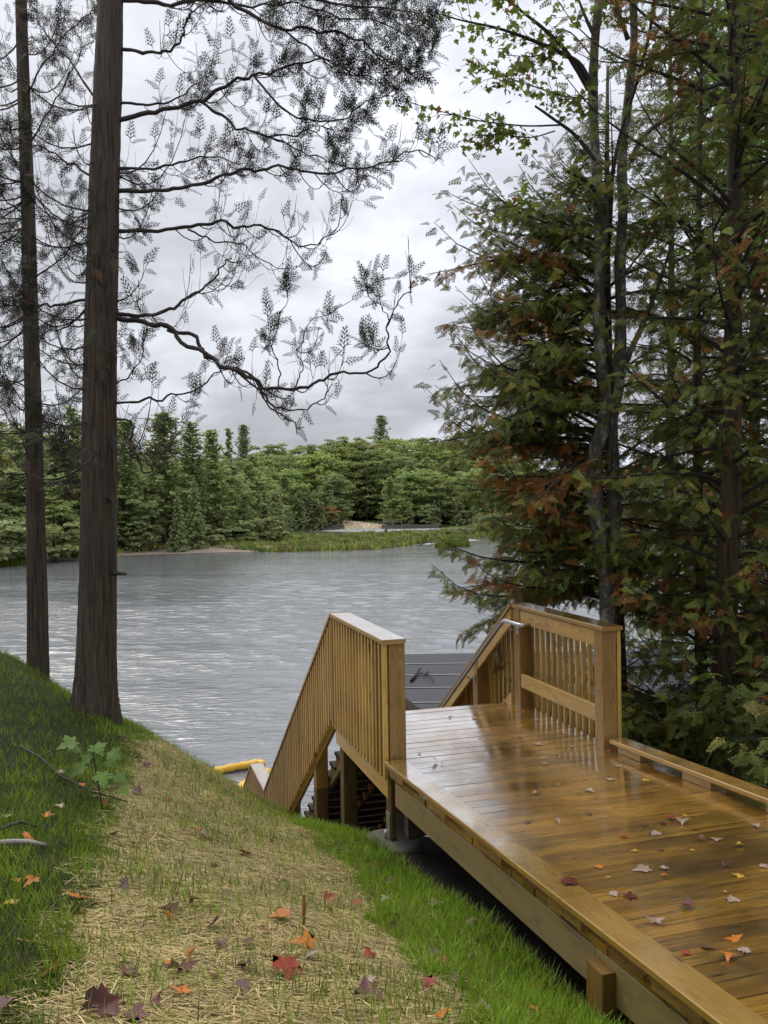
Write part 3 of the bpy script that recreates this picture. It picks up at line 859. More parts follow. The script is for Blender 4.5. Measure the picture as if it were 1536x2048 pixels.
class Sprays:
    def __init__(s): s.p = []; s.d = []; s.n = []; s.s = []; s.c = []
    def add(s, p, d, n, size, c): s.p.append(p); s.d.append(d); s.n.append(n); s.s.append(size); s.c.append(c)
    def build(s, name, proto, m, parent, off):
        p = np.array(s.p) - off; X = norm(np.array(s.d)); n = np.array(s.n)
        Y = norm(np.cross(n, X)); Z = np.cross(X, Y)
        return obj(name, scatter(name, proto, m, p, X, Y, Z, np.array(s.s), np.array(s.c)), parent)

G1, G2, OLV, RUST, RED = np.array((.090, .130, .026)), np.array((.185, .22, .040)), np.array((.28, .25, .045)), np.array((.31, .135, .035)), np.array((.26, .05, .04))
def spray_col(rust):
    k = R.random()
    c = RUST * R.uniform(.5, 1.2) if k < rust else (OLV * R.uniform(.6, 1.2) if k < rust + .14 else (G1 * (1 - (q := R.random())) + G2 * q) * R.uniform(.7, 1.3))
    return c

def cedar(name, label, base, top, r0, n_br, blen, zr, rust=.08, proto=SP_FINE, size=(.085, .165), az=None, group=None, dens=1.0, barkm=M_CEDARW, fork=None):
    """blen(z) gives branch length at absolute height z; zr = lowest and highest branch"""
    base, top = np.array(base, float), np.array(top, float)
    t = thing(name, label, 'tree', tuple(base), group=group)
    n = 14; s = np.linspace(0, 1, n)
    ph = R.uniform(0, 6)
    path = base + s[:, None] * (top - base) + np.stack([.05 * np.sin(s * 5 + ph), .05 * np.cos(s * 4 + ph), 0 * s], -1)
    path[0] = base; path[0, 2] -= .3
    rad = r0 * (1 - s * .85) + r0 * .45 * np.exp(-s * 22)
    b = MB(); b.tube(path - base, rad, 12, wob=.03); b.build('trunk', barkm, t)
    br = MB(); sp = Sprays()
    for k in range(n_br):
        f = (k + R.random()) / n_br; z = zr[0] + f * (zr[1] - zr[0])
        q = (z - base[2]) / (top[2] - base[2]); c = np.array([np.interp(q, s, path[:, i]) for i in range(3)])
        a = R.uniform(0, 2 * PI) if az is None else az(k)
        L = blen(z, a) * R.uniform(.72, 1.12)
        if L < .12: continue
        hd = np.array([math.cos(a), math.sin(a), 0]); e0 = R.uniform(.1, .95); dr = R.uniform(.45, .85); upt = R.uniform(.2, .65)
        nn = 9; tt = np.linspace(0, 1, nn); low = 1.0 + .5 * (z < H - .3); bend = R.uniform(-.15, .15)
        pd = np.array([-hd[1], hd[0], 0])
        bp = c + tt[:, None] * L * hd + (bend * L * tt ** 2)[:, None] * pd + (L * (e0 * tt - dr * tt ** 2 + upt * tt ** 4))[:, None] * np.array([0, 0, 1.])
        br.tube(bp - base, np.linspace(max(.007, .016 * L ** .8), .003, nn), 5, cap=False)
        brust = rust * R.choice((.05, .1, .3, .6, 4.6))
        nt = max(4, int(L / .075 * dens * low))
        for j in range(nt):
            f2 = .12 + .88 * (j + R.random()) / nt
            pos = np.array([np.interp(f2, tt, bp[:, i]) for i in range(3)])
            tg = norm(bp[min(nn - 1, int(f2 * (nn - 1)) + 1)] - bp[max(0, int(f2 * (nn - 1)) - 1)])
            sg = 1 if j % 2 else -1
            lt = (.12 + .30 * L * (1.05 - f2)) * R.uniform(.5, 1.0)
            td = norm(tg * R.uniform(.5, 1.0) + pd * sg * R.uniform(.5, 1.0) + np.array([0, 0, R.uniform(-.45, .12)]))
            if lt > .2: br.tube(np.array([pos, pos + td * lt * .55 + np.array([0, 0, .01]), pos + td * lt + np.array([0, 0, -.06 * lt])]) - base, [.004, .003, .0015], 3, cap=False)
            m_ = max(1, int(lt / .07))
            for i in range(m_):
                f3 = (i + .4 + .6 * R.random()) / m_
                pp = pos + td * lt * f3 - np.array([0, 0, .06 * lt * f3 * f3])
                s2 = 1 if i % 2 else -1; sid = np.cross(td, (0, 0, 1.))
                d = td * R.uniform(.3, 1) + sid * s2 * R.uniform(.15, 1.0) + np.array([0, 0, R.uniform(-.8, .35)])
                nr = np.array([R.uniform(-1.3, 1.3), R.uniform(-1.3, 1.3), 1.0])
                sp.add(pp, d, nr, R.uniform(*size), spray_col(brust))
    br.tube(path - base, rad * .35, 5, cap=False)      # the boughs grow from the heart of the stem
    br.build('branches', M_TWIG, t)
    sp.build('crown', proto, M_NEEDLE, t, base)
    return t

def gp(px, d, extra=0):       # foot of a tree seen at column px, depth d
    r = ray(px, 1300); x, y = EYE[0] + d * r[0], EYE[1] + d * r[1]
    return np.array([x, y, float(gz(x, y)) + extra])
def up_to(px, py, d): return P(px, py, d)

def interp_len(tab):          # table of (pixel row at depth 10, length)
    zs = [H + (997 - y) / F * 10 for y, l in tab][::-1]; ls = [l for y, l in tab][::-1]
    return lambda z: float(np.interp(z, zs, ls))
lB = interp_len([(180, .1), (250, .3), (350, .6), (420, .9), (480, 1.5), (550, 1.95), (620, 1.8), (690, 1.7), (760, 1.8), (830, 2.05), (900, 2.1), (960, 1.85), (1040, 1.4), (1110, 1.6), (1160, 2.0), (1230, 2.0), (1270, 1.4)])
def lenB(z, a): return lB(z) * (1 if math.cos(a) < .3 else .8)
bB = gp(1232, 10.3)
cedar('cedar_tree', 'bushy white cedar with rusty sprays reaching left over the landing railing', bB, P(1215, 130, 10.3), .11, 150, lenB, (H - 1.3, H + 4.6), rust=.17, dens=1.3,
      az=lambda k: R.choice((R.uniform(2.2, 4.0), R.uniform(-1.2, 4.6), R.uniform(2.7, 3.8))))
bA = gp(1442, 8.9)
lA = lambda z, a: 1.75 if z > H - 1 else 1.25
cedar('cedar_tree', 'tall straight cedar with a dark trunk near the right edge of the boardwalk', bA, P(1474, -700, 8.9), .135, 130, lA, (H - 2.1, H + 7.2), rust=.13, dens=.82)
M2 = dict(proto=SP_FINE, size=(.10, .18))
for px, d, tpy, r, nb, L, z0, lab in ((1395, 9.9, -150, .08, 105, 1.3, -2.9, 'slim cedar between the maple and the tall right cedar'),
      (1640, 9.7, -600, .12, 105, 1.35, -3.0, 'dense cedar filling the right edge behind the boardwalk'),
      (1720, 7.9, -300, .11, 80, 1.05, -2.6, 'cedar half out of frame at the lower right'),
      (1540, 10.2, -700, .12, 70, 1.3, -3.0, 'tall cedar right behind the tall straight one, beside the shed eave'),
      (1330, 17.5, -120, .13, 130, 2.1, -4.6, 'dark cedar standing behind the shed roof, nearest the maple'),
      (1500, 17.0, -200, .16, 130, 2.5, -4.4, 'big cedar standing behind the shed roof on the right')):
    base = gp(px, d) if d < 16 else np.array([ray(px, 1000)[0] * d, ray(px, 1000)[1] * d, float(gz(ray(px, 1000)[0] * d, 16.0)) + .3])
    top = P(px + 10, tpy, d)
    cedar('cedar_tree', lab, base, top, r, nb, (lambda L, zt: lambda z, a: L * min(1, .25 + .16 * (zt - z)))(L, top[2]), (H + z0, top[2] - .3), rust=.11, dens=.85, **M2)
# low dark cedar growth below the boardwalk on the right
for px, d, h, lab in ((1120, 9.9, 1.5, 'low cedar bush showing through the middle slats of the right landing railing'), (1215, 9.35, 1.55, 'low cedar bush behind the right newel post at the foot of the maple'), (1400, 9.3, 1.6, 'low cedar bush left of the tall dark cedar trunk'), (1330, 9.4, 1.3, 'low cedar bush below the shed eave beside the right newel post'), (1500, 8.0, 1.35, 'low cedar bush growing under the tall cedar behind the right kerb'), (1600, 7.0, 1.35, 'cedar bush at the right edge beyond the kerb')):
    b_ = gp(px, d); cedar('cedar_bush', lab, b_, b_ + np.array([.05, 0, h]), .02, 26, lambda z, a: .75, (b_[2] + .1, b_[2] + h), rust=.05, dens=.9, **M2)
# pale green maple sapling foliage is built below with the maple

# unseen cedars added round the viewpoint to shade the near end of the boardwalk
def shade_grove():
    b0 = np.array([-3.5, -4.5, float(gz(-3.5, -4.5))])
    t = cedar('cedar_tree', 'unseen tall cedar added on the bank to shade the boardwalk', b0, b0 + np.array([.2, .1, 13.5]), .17, 95, lambda z, a: 2.7 * min(1, .2 + .14 * (b0[2] + 13.5 - z)), (b0[2] + 2.4, b0[2] + 13.2), rust=.06, dens=.5, proto=SP_MID, size=(.3, .5))
    for i, (x, y, sc_) in enumerate(((-6.5, -1.5, 1.0), (-.5, -6.5, 1.1), (4.2, -4.2, 1.0))):
        o = t.copy(); C.objects.link(o); o.location = (x, y, float(gz(x, y))); o.rotation_euler = (0, 0, i * 1.3); o.scale = (sc_,) * 3
        o['label'] = ('unseen cedar added for shade left of the viewpoint on the grass', 'unseen cedar added for shade straight behind the viewpoint', 'unseen cedar added for shade behind the near end of the ramp', 'unseen cedar added for shade right of the near end of the ramp', 'unseen cedar added for shade right of the ramp', 'unseen cedar added for shade far left on the grass hump', 'unseen cedar added for shade far behind the ramp')[i]
        for ch in t.children:
            c = ch.copy(); C.objects.link(c); c.parent = o
shade_grove()

# ------------------------------------------------------------------ two stemmed maple
def maple():
    base = gp(1214, 9.55); d = 9.55
    t = thing('maple_tree', 'two stemmed maple with grey lichened bark and sparse green leaves', 'tree', tuple(base))
    S = lambda pts, dd=0: np.array([P(x, y, d + (q[0] if (q := z) else 0) + dd) for x, y, *z in pts])
    b = MB()
    st1 = np.vstack([[base - np.array([0, 0, .3])], S([(1216, 1230), (1210, 1130), (1196, 1050), (1188, 960), (1192, 900), (1206, 850), (1208, 780), (1200, 700), (1198, 600), (1200, 480), (1192, 330), (1186, 200), (1190, 80), (1203, -40), (1215, -200)])])
    st2 = np.vstack([S([(1222, 1180), (1226, 1100), (1228, 1010), (1226, 920), (1222, 850), (1236, 770), (1242, 640), (1240, 520), (1246, 420), (1244, 320), (1256, 200), (1268, 80), (1262, -60), (1250, -200)], .1)])
    st3 = S([(1238, 760), (1262, 700), (1290, 640), (1320, 560), (1340, 500)], .15)
    st4 = S([(1262, 320), (1290, 270), (1340, 230), (1375, 190), (1430, 120)], .2)
    for st, r0, r1 in ((st1, .098, .042), (st2, .085, .038), (st3, .04, .015), (st4, .035, .012)):
        q = crp(st, len(st) * 4); rr = np.linspace(r0, r1, len(q)) * (1 + .06 * np.sin(np.arange(len(q)) * .9))
        b.tube(q - base, rr, 12, wob=.02)
    b.build('trunk', M_MAPLE, t)
    limbs = [([(1190, 190), (1160, 130), (1110, 100), (1050, 75), (990, 55), (920, 40), (860, 22)], .032, 9, 1.2),
             ([(1178, 180), (1130, 100), (1090, 60), (1040, 20), (1000, -10), (960, -40)], .028, 5, .9),
             ([(1188, 70), (1165, 20), (1140, -50)], .025, 4, .8),
             ([(1190, 320), (1150, 270), (1110, 240), (1070, 212)], .024, 0, .5),
             ([(1120, 250), (1060, 252), (1010, 248), (950, 240), (890, 225), (842, 212)], .010, 9, .8),
             ([(1110, 262), (1060, 275), (1000, 268), (965, 272)], .008, 6, .6),
             ([(1196, 390), (1180, 370), (1160, 355), (1135, 343)], .026, 0, .4),
             ([(1165, 358), (1130, 372), (1090, 395), (1040, 408), (985, 420)], .008, 7, .7),
             ([(1190, 340), (1170, 330), (1150, 350)], .006, 3, .5),
             ([(1256, 80), (1240, 30), (1225, -40)], .03, 5, .9),
             ([(1256, 200), (1300, 120), (1340, 60), (1380, 0)], .02, 7, 1.1),
             ([(1186, 200), (1120, 190), (1060, 170), (1000, 150), (930, 120)], .009, 9, .9),
             ([(1190, 120), (1130, 60), (1080, 110), (1010, 110)], .008, 7, .9),
             ([(1240, 560), (1300, 480), (1340, 420)], .012, 6, 1.0), ([(1190, 180), (1160, 195), (1120, 200)], .006, 5, .5)]
    bb = MB(); lv = Sprays(); zz = np.array([0, 0, 1.])
    for pts, r, nt, sprd in limbs:
        dz = R.uniform(-.5, .5)
        q = crp(np.array([P(x, y, d + dz * i / len(pts) - .1) for i, (x, y) in enumerate(pts)]), len(pts) * 4)
        bb.tube(q - base, np.linspace(r, .004 if nt else r * .5, len(q)), 6, cap=False, wob=.05)
        for j in range(nt * 2):
            i = R.randrange(len(q) // 4, len(q)); p = q[i]; tg = norm(q[min(i + 1, len(q) - 1)] - q[i - 1])
            dd = norm(tg * R.uniform(.4, 1) + np.array([R.uniform(-.6, .6), R.uniform(-.9, .9), R.uniform(-.45, .5)]))
            l = R.uniform(.2, .55) * sprd; tw = np.array([p, p + dd * l * .5 + zz * .02, p + dd * l - zz * .05])
            bb.tube(tw - base, [.004, .003, .002], 4, cap=False)
            for k in range(int(5 + 7 * l)):
                f = R.uniform(.2, 1); pp = p + dd * l * f + np.array([R.gauss(0, .06), R.gauss(0, .08), R.gauss(-.04, .055)])
                ld = np.array([R.uniform(-1, 1), R.uniform(-1, 1), R.uniform(-1.1, .1)])
                c = np.array((.18, .225, .045)) * R.uniform(.6, 1.3)
                if R.random() < .10: c = np.array((.22, .12, .03)) * R.uniform(.6, 1.1)
                lv.add(pp, ld, np.array([R.gauss(0, .7), R.gauss(0, .7), 1.0]), R.uniform(.05, .092), c)
    # thin dark climbing stem that crosses the maple
    v = crp(S([(1316, -60), (1300, 60), (1272, 170), (1246, 250), (1228, 330), (1216, 430), (1206, 560), (1202, 640)], -.15), 30)
    bb.tube(v - base, np.linspace(.018, .026, len(v)), 6)
    bb.build('branches', M_TWIG, t)
    lv.build('leaves', LF, M_LEAF, t, base)
    # bright leaves of a second maple in the top right corner
    b3 = gp(1660, 13.0)
    t3 = thing('maple_tree', 'bright green maple showing at the top right corner behind the cedars', 'tree', tuple(b3))
    k = MB(); q = crp(np.array([b3, P(1640, 600, 13), P(1620, 200, 13), P(1600, -200, 13)]), 20); k.tube(q - b3, np.linspace(.14, .06, 20), 10); k.build('trunk', M_MAPLE, t3)
    lv = Sprays(); bb = MB()
    for j in range(46):
        s0 = P(1610, R.uniform(-150, 500), 13 + R.uniform(-.5, .5)); e = P(R.uniform(1380, 1600), R.uniform(-120, 520), 13 + R.uniform(-1.4, 1.4))
        bb.tube(np.array([s0, (s0 + e) / 2 + zz * .15, e]) - b3, [.014, .009, .004], 4, cap=False)
        for i in range(60):
            f = R.uniform(.45, 1.05); pp = s0 + (e - s0) * f + np.array([R.gauss(0, .2), R.gauss(0, .2), R.gauss(0, .12)])
            lv.add(pp, np.array([R.uniform(-1, 1), R.uniform(-1, 1), R.uniform(-1, .1)]), np.array([R.gauss(0, .6), R.gauss(0, .6), 1.0]), R.uniform(.08, .13), np.array((.12, .21, .035)) * R.uniform(.6, 1.3))
    bb.build('branches', M_TWIG, t3); lv.build('leaves', LF, M_LEAF, t3, b3)
maple()

# ------------------------------------------------------------------ the two cedars on the left
def jtwig(p, d, L, upc, n=7, sag=.25):
    s = np.linspace(0, 1, n); zz = np.array([0, 0, 1.])
    return p + (s * L)[:, None] * d + (L * (-sag * s * (1 - s) * 2 + upc * s ** 2.4))[:, None] * zz - (L * .25 * upc * s ** 3)[:, None] * d

def left_cedar(label, d, line, widths, limbs, seed, nrand, extra_rows, trunk_rows):
    global R
    R0 = R; R = random.Random(seed)
    pts = np.array([P(x, y, d) for x, y in line]); base = pts[0].copy(); base[2] = float(gz(base[0], base[1]))
    t = thing('cedar_tree', label, 'tree', tuple(base))
    q = crp(pts, 40); rad = np.interp(np.linspace(0, 1, 40), np.linspace(0, 1, len(widths)), widths) / F * d / 2
    q = np.vstack([[q[0] - np.array([0, 0, .35])], q]); rad = np.concatenate([[rad[0] * 1.15], rad])
    q = crp(q, 110); rad = np.interp(np.linspace(0, 40, 110), np.arange(41), rad); ph = R.uniform(0, 6)
    def prof(i, th):
        fl = math.exp(-i / 7.0)
        return 1 + .045 * np.sin(7 * th + ph + .02 * i) + .03 * np.sin(13 * th + 2 * ph - .03 * i) + .02 * np.sin(29 * th + .15 * i) + fl * (.10 * np.maximum(0, np.sin(4 * th + ph)) + .05)
    b = MB(); b.tube(q - base, rad, 56, wob=.012, prof=prof); tk = b.build('trunk', M_CEDAR, t)
    br, sp = MB(), Sprays(); zz = np.array([0, 0, 1.])
    dark = lambda: (np.array((.024, .030, .017)) if R.random() < .62 else np.array((.05, .055, .02)) if R.random() < .6 else np.array((.085, .05, .026))) * R.uniform(.6, 1.3)
    def leafy(tw, prob, size=(.10, .19), step=.062):
        L = np.linalg.norm(np.diff(tw, axis=0), axis=1).sum(); m = max(2, int(L / step)); sgn = 1
        for i in range(m):
            f = (i + R.random()) / m
            if f < .2 or R.random() > prob * (.45 + .9 * f): continue
            k = f * (len(tw) - 1); i0 = min(int(k), len(tw) - 2); p = tw[i0] + (tw[i0 + 1] - tw[i0]) * (k - i0); tg = norm(tw[i0 + 1] - tw[i0])
            sgn = -sgn; sid = norm(np.cross(tg, zz))
            dd = tg * R.uniform(.4, 1) + sid * sgn * R.uniform(.2, .8) + zz * R.uniform(-.8, .15)
            sp.add(p, dd, np.array([R.gauss(0, .8), R.gauss(0, .8), 1.]), R.uniform(*size), dark())
        sp.add(tw[-1], tw[-1] - tw[-2] - zz * .0, np.array([R.gauss(0, .8), -1.0, R.gauss(0, .5)]), R.uniform(*size) * 1.1, dark()) if R.random() < prob else None
    for pl, r0, r1, nsec, prob, slen, z_off in limbs:
        n = len(pl); q2 = crp(np.array([P(x, y, d + z_off * i / (n - 1)) for i, (x, y) in enumerate(pl)]), n * 5)
        jt = rng.normal(0, .020, (len(q2), 3)); jt = (jt + np.roll(jt, 1, 0)) / 2; jt[0] = 0; q2 = q2 + jt * np.minimum(1, np.arange(len(q2)) / 6)[:, None]
        br.tube(q2 - base, np.linspace(r0, r1, len(q2)), 7, cap=False, wob=.10)
        L = np.linalg.norm(np.diff(q2, axis=0), axis=1).sum()
        for j in range(nsec):
            f = .22 + .78 * (j + R.random()) / nsec; i = min(int(f * (len(q2) - 1)), len(q2) - 2)
            tg = norm(q2[i + 1] - q2[i]); side = np.array([-.15, R.choice((-1, 1)), 0])
            l = slen * R.uniform(.55, 1.15) * (1.15 - .5 * f)
            dd = norm(tg * R.uniform(.7, 1.2) + side * R.uniform(.15, .8) + zz * R.uniform(-.75, .05))
            tw = jtwig(q2[i], dd, l, R.uniform(.35, 1.0), 8, R.uniform(.15, .4))
            br.tube(tw - base, np.linspace(max(.004, r0 * .28), .0018, 8), 4, cap=False)
            leafy(tw, prob)
            for k in range(6):
                i3 = R.randrange(2, 7); t3 = norm(tw[i3 + 1] - tw[i3]); l3 = l * R.uniform(.2, .5)
                d3 = norm(t3 * R.uniform(.4, 1) + np.array([R.uniform(-.5, .5), R.uniform(-.9, .9), R.uniform(-.6, .5)]))
                tw3 = jtwig(tw[i3], d3, l3, R.uniform(.1, .9), 5, .3); br.tube(tw3 - base, np.linspace(.003, .0014, 5), 3, cap=False)
                leafy(tw3, prob * .8, step=.06)
        if prob > .05: leafy(q2[len(q2) * 2 // 3:], prob * .7)
    # short random boughs all round the stem
    for j in range(nrand):
        y = R.uniform(*extra_rows); x = np.interp(-y, [-l[1] for l in line], [l[0] for l in line])
        p = P(x, y, d); a = R.choice((R.uniform(2.0, 4.3), R.uniform(2.0, 4.3), R.uniform(0, 2 * PI)))
        dd = norm(np.array([math.cos(a), math.sin(a), R.uniform(-.5, .35)])); l = R.uniform(.5, 1.5)
        tw = jtwig(p, dd, l, R.uniform(.2, .8), 8, .3); br.tube(tw - base, np.linspace(.011, .003, 8), 5, cap=False)
        pr = R.choice((.1, .35, .6)); leafy(tw, pr)
        for k in range(6):
            i3 = R.randrange(1, 7); d3 = norm(norm(tw[i3 + 1] - tw[i3]) * R.uniform(.3, 1) + np.array([R.uniform(-.6, .6), R.uniform(-.9, .9), R.uniform(-.6, .4)]))
            tw3 = jtwig(tw[i3], d3, l * R.uniform(.2, .5), R.uniform(.1, .8), 5, .3); br.tube(tw3 - base, np.linspace(.0035, .0015, 5), 3, cap=False); leafy(tw3, pr * .8, step=.06)
    # tufts close to the bark
    for j in range(trunk_rows[2]):
        y = R.uniform(trunk_rows[0], trunk_rows[1]); x = np.interp(-y, [-l[1] for l in line], [l[0] for l in line]); w_ = np.interp(-y, np.linspace(-line[0][1], -line[-1][1], len(widths)), widths) / F * d / 2
        a = R.uniform(0, 2 * PI); h = np.array([math.cos(a), math.sin(a), 0]); p = P(x, y, d) + h * w_
        l = R.uniform(.12, .4); tw = np.array([p, p + h * l * .6 + zz * l * .1, p + h * l - zz * l * .3]); br.tube(tw - base, [.004, .003, .0015], 3, cap=False)
        leafy(tw, .8, (.09, .16), .07)
    br.build('branches', M_TWIG, t); sp.build('crown', SP_LEFT, M_NEEDLE_D, t, base)
    R = R0
    return t, tk, base

limbs1 = [
 ([(235, 636), (290, 645), (335, 657), (385, 690), (430, 725), (470, 738), (520, 768), (570, 781), (620, 770), (668, 748), (730, 745), (768, 718), (778, 680), (777, 640), (800, 600), (830, 565)], .026, .004, 9, .28, .55, -.7),
 ([(335, 660), (390, 672), (402, 700), (440, 735), (490, 745), (530, 790), (560, 815), (605, 820), (640, 800), (664, 765)], .02, .004, 6, .22, .45, -.3),
 ([(470, 740), (520, 785), (555, 825), (585, 845), (607, 858)], .012, .004, 3, .2, .3, -.3),
 ([(555, 782), (560, 740), (548, 700), (555, 650), (575, 590)], .008, .003, 3, .9, .3, -.2),
 ([(590, 778), (604, 740), (600, 690), (620, 650), (700, 600)], .007, .003, 3, .5, .3, -.3),
 ([(777, 640), (765, 615), (745, 600), (742, 560)], .005, .003, 2, .9, .25, -.1),
 ([(775, 690), (750, 705), (735, 690)], .004, .002, 2, .9, .25, 0),
 ([(232, 628), (300, 628), (362, 606), (408, 575), (440, 542), (460, 508)], .022, .006, 8, .10, .75, .5),
 ([(232, 462), (300, 462), (375, 458), (430, 440), (480, 455), (540, 455), (600, 490), (650, 480), (680, 450)], .022, .004, 11, .13, .75, .6),
 ([(375, 458), (420, 480), (480, 490), (540, 530), (600, 535)], .010, .003, 6, .06, .6, .3),
 ([(236, 382), (300, 380), (370, 372), (430, 358), (500, 340), (560, 335), (620, 345), (690, 340), (760, 325), (830, 300), (880, 318)], .022, .004, 12, .4, .6, -.5),
 ([(236, 337), (320, 333), (380, 320), (430, 315), (500, 330)], .016, .004, 6, .5, .5, .5),
 ([(238, 240), (320, 222), (400, 200), (460, 165), (520, 150), (580, 132), (640, 120), (700, 130)], .026, .005, 12, .6, .65, .5),
 ([(400, 202), (450, 235), (500, 262), (560, 270), (620, 262), (660, 240)], .016, .004, 9, .5, .6, -.3),
 ([(510, 155), (560, 215), (610, 240), (680, 240), (740, 205), (800, 170)], .012, .004, 9, .6, .55, -.5),
 ([(500, 262), (580, 290), (640, 320), (720, 340), (780, 320)], .010, .003, 7, .4, .5, .4),
 ([(238, 206), (310, 206), (370, 188), (410, 150)], .015, .004, 5, .4, .5, .6),
 ([(242, 98), (300, 108), (350, 98), (370, 60), (400, 10)], .018, .006, 6, .3, .6, -.4),
 ([(245, 0), (330, 6), (410, 0), (500, 10), (600, 5)], .024, .008, 8, .6, .6, .4),
 ([(430, -30), (480, 20), (560, 55), (640, 60), (720, 85), (790, 130), (830, 150)], .022, .004, 13, .7, .6, -.4),
 ([(420, -60), (560, -20), (680, 10), (780, 15), (870, 40)], .02, .004, 14, .75, .6, .5),
 ([(560, 55), (640, 110), (720, 150), (790, 175)], .010, .003, 8, .7, .5, .2),
 ([(600, 10), (700, 40), (800, 60), (850, 100)], .010, .003, 9, .75, .5, -.3),
 ([(232, 806), (300, 800), (370, 785), (430, 752), (460, 720)], .014, .004, 5, .35, .45, .2),
 ([(230, 770), (262, 745), (290, 690), (280, 560)], .009, .003, 4, .3, .5, -.2),
 ([(225, 838), (262, 845), (272, 900), (292, 945), (310, 930), (325, 905)], .012, .004, 5, .5, .4, -.5),
 ([(170, 600), (110, 608), (50, 610), (-20, 612)], .016, .006, 7, .55, .5, .3),
 ([(165, 900), (110, 885), (50, 865), (-30, 860)], .011, .004, 5, .25, .5, .2),
 ([(178, 350), (130, 320), (70, 290), (10, 270)], .012, .004, 7, .6, .5, .3),
 ([(185, 190), (140, 120), (90, 60), (50, -20)], .012, .004, 6, .4, .6, .3)]
T1, TK1, B1 = left_cedar('thick straight cedar trunk on the grassy hump, left of the straw', 8.8,
    [(190, 1420), (194, 1330), (197, 1150), (199, 900), (201, 700), (206, 500), (211, 300), (217, 120), (221, 0), (226, -160)],
    [88, 76, 70, 67, 63, 60, 56, 52, 47, 43], limbs1, 21, 34, (150, 950), (300, 760, 60))
limbs2 = [([(58, 560), (110, 530), (150, 480), (175, 420)], .012, .004, 6, .5, .5, -.4), ([(52, 300), (100, 220), (150, 130), (200, 60)], .012, .004, 6, .4, .6, .4),
 ([(48, 200), (90, 120), (140, 60), (190, 10)], .012, .004, 6, .5, .6, -.3), ([(62, 780), (20, 760), (-30, 770)], .012, .004, 5, .5, .5, .2), ([(64, 880), (30, 850), (-10, 800)], .010, .004, 4, .3, .5, 0),
 ([(66, 860), (110, 890), (150, 900)], .010, .004, 4, .2, .4, -.3), ([(56, 430), (10, 400), (-30, 340)], .012, .004, 7, .7, .5, -.2)]
T2, TK2, B2 = left_cedar('thin dark cedar stem at the far left, behind the thick trunk', 10.5,
    [(76, 1362), (74, 1200), (70, 1000), (66, 800), (60, 600), (57, 450), (50, 250), (44, 60), (40, -120)], [42, 38, 34, 31, 28, 26, 24, 22, 20], limbs2, 5, 44, (60, 1000), (350, 900, 50))
def stub(parent, base, a, b, r):
    k = MB(); k.tube(np.array([a, (a + b) / 2, b]) - base, [r, r * .85, r * .6], 8, wob=.1); k.build('broken_stub', M_CEDAR, parent)
stub(T1, B1, P(226, 1147, 8.7), P(252, 1148, 8.55), .022)
stub(T1, B1, P(222, 1000, 8.7), P(214, 993, 8.45), .02)

# ------------------------------------------------------------------ grass and straw on the bank
def blade_proto(bend=.35):
    V = np.array([(-.5, 0, 0), (.5, 0, 0), (.36, bend * .3, .55), (-.36, bend * .3, .55), (.06, bend, 1.0), (-.06, bend, 1.0)], float)
    return V, np.array([(0, 1, 2, 3), (3, 2, 4, 5)])
def blades(name, x, y, hmin, hmax, w, colfn, label, cat, m=None, lean=.35):
    n = len(x); z = gzf(x, y) - .004
    a = rng.uniform(0, 2 * PI, n); h = rng.uniform(hmin, hmax, n) if np.isscalar(hmin) else rng.uniform(hmin, hmax)
    X = np.stack([np.cos(a), np.sin(a), 0 * a], -1) * (w * rng.uniform(.7, 1.3, n))[:, None]
    Z = norm(np.stack([rng.normal(0, lean, n), rng.normal(0, lean, n), np.ones(n)], -1)) * h[:, None]
    Y = np.stack([-np.sin(a), np.cos(a), 0 * a], -1) * h[:, None]
    me = scatter(name, blade_proto(), m or M_GRASS, np.stack([x, y, z], -1), X, Y, Z, np.ones(n), colfn(n))
    return tag(obj(name, me), label, cat, kind='stuff')
def clump(x, y, s=1.0):       # patchiness field 0..1
    f = np.sin(2.1 * x * s + 1.3 * np.sin(1.7 * y * s)) + np.sin(2.7 * y * s + .8 + 1.1 * np.sin(2.9 * x * s)) + .7 * np.sin(7.3 * x * s + 5.1 * y * s) + .6 * np.sin(11 * y * s - 8 * x * s)
    return np.clip(f / 5 + .5, 0, 1)
def gcol(a, b, dead=.06):
    a, b = np.array(a), np.array(b)
    def f(n):
        t = rng.random((n, 1)); c = a * (1 - t) + b * t
        d = rng.random(n) < dead; c[d] = np.array((.22, .17, .07)) * rng.uniform(.5, 1, (d.sum(), 1)); return c
    return f
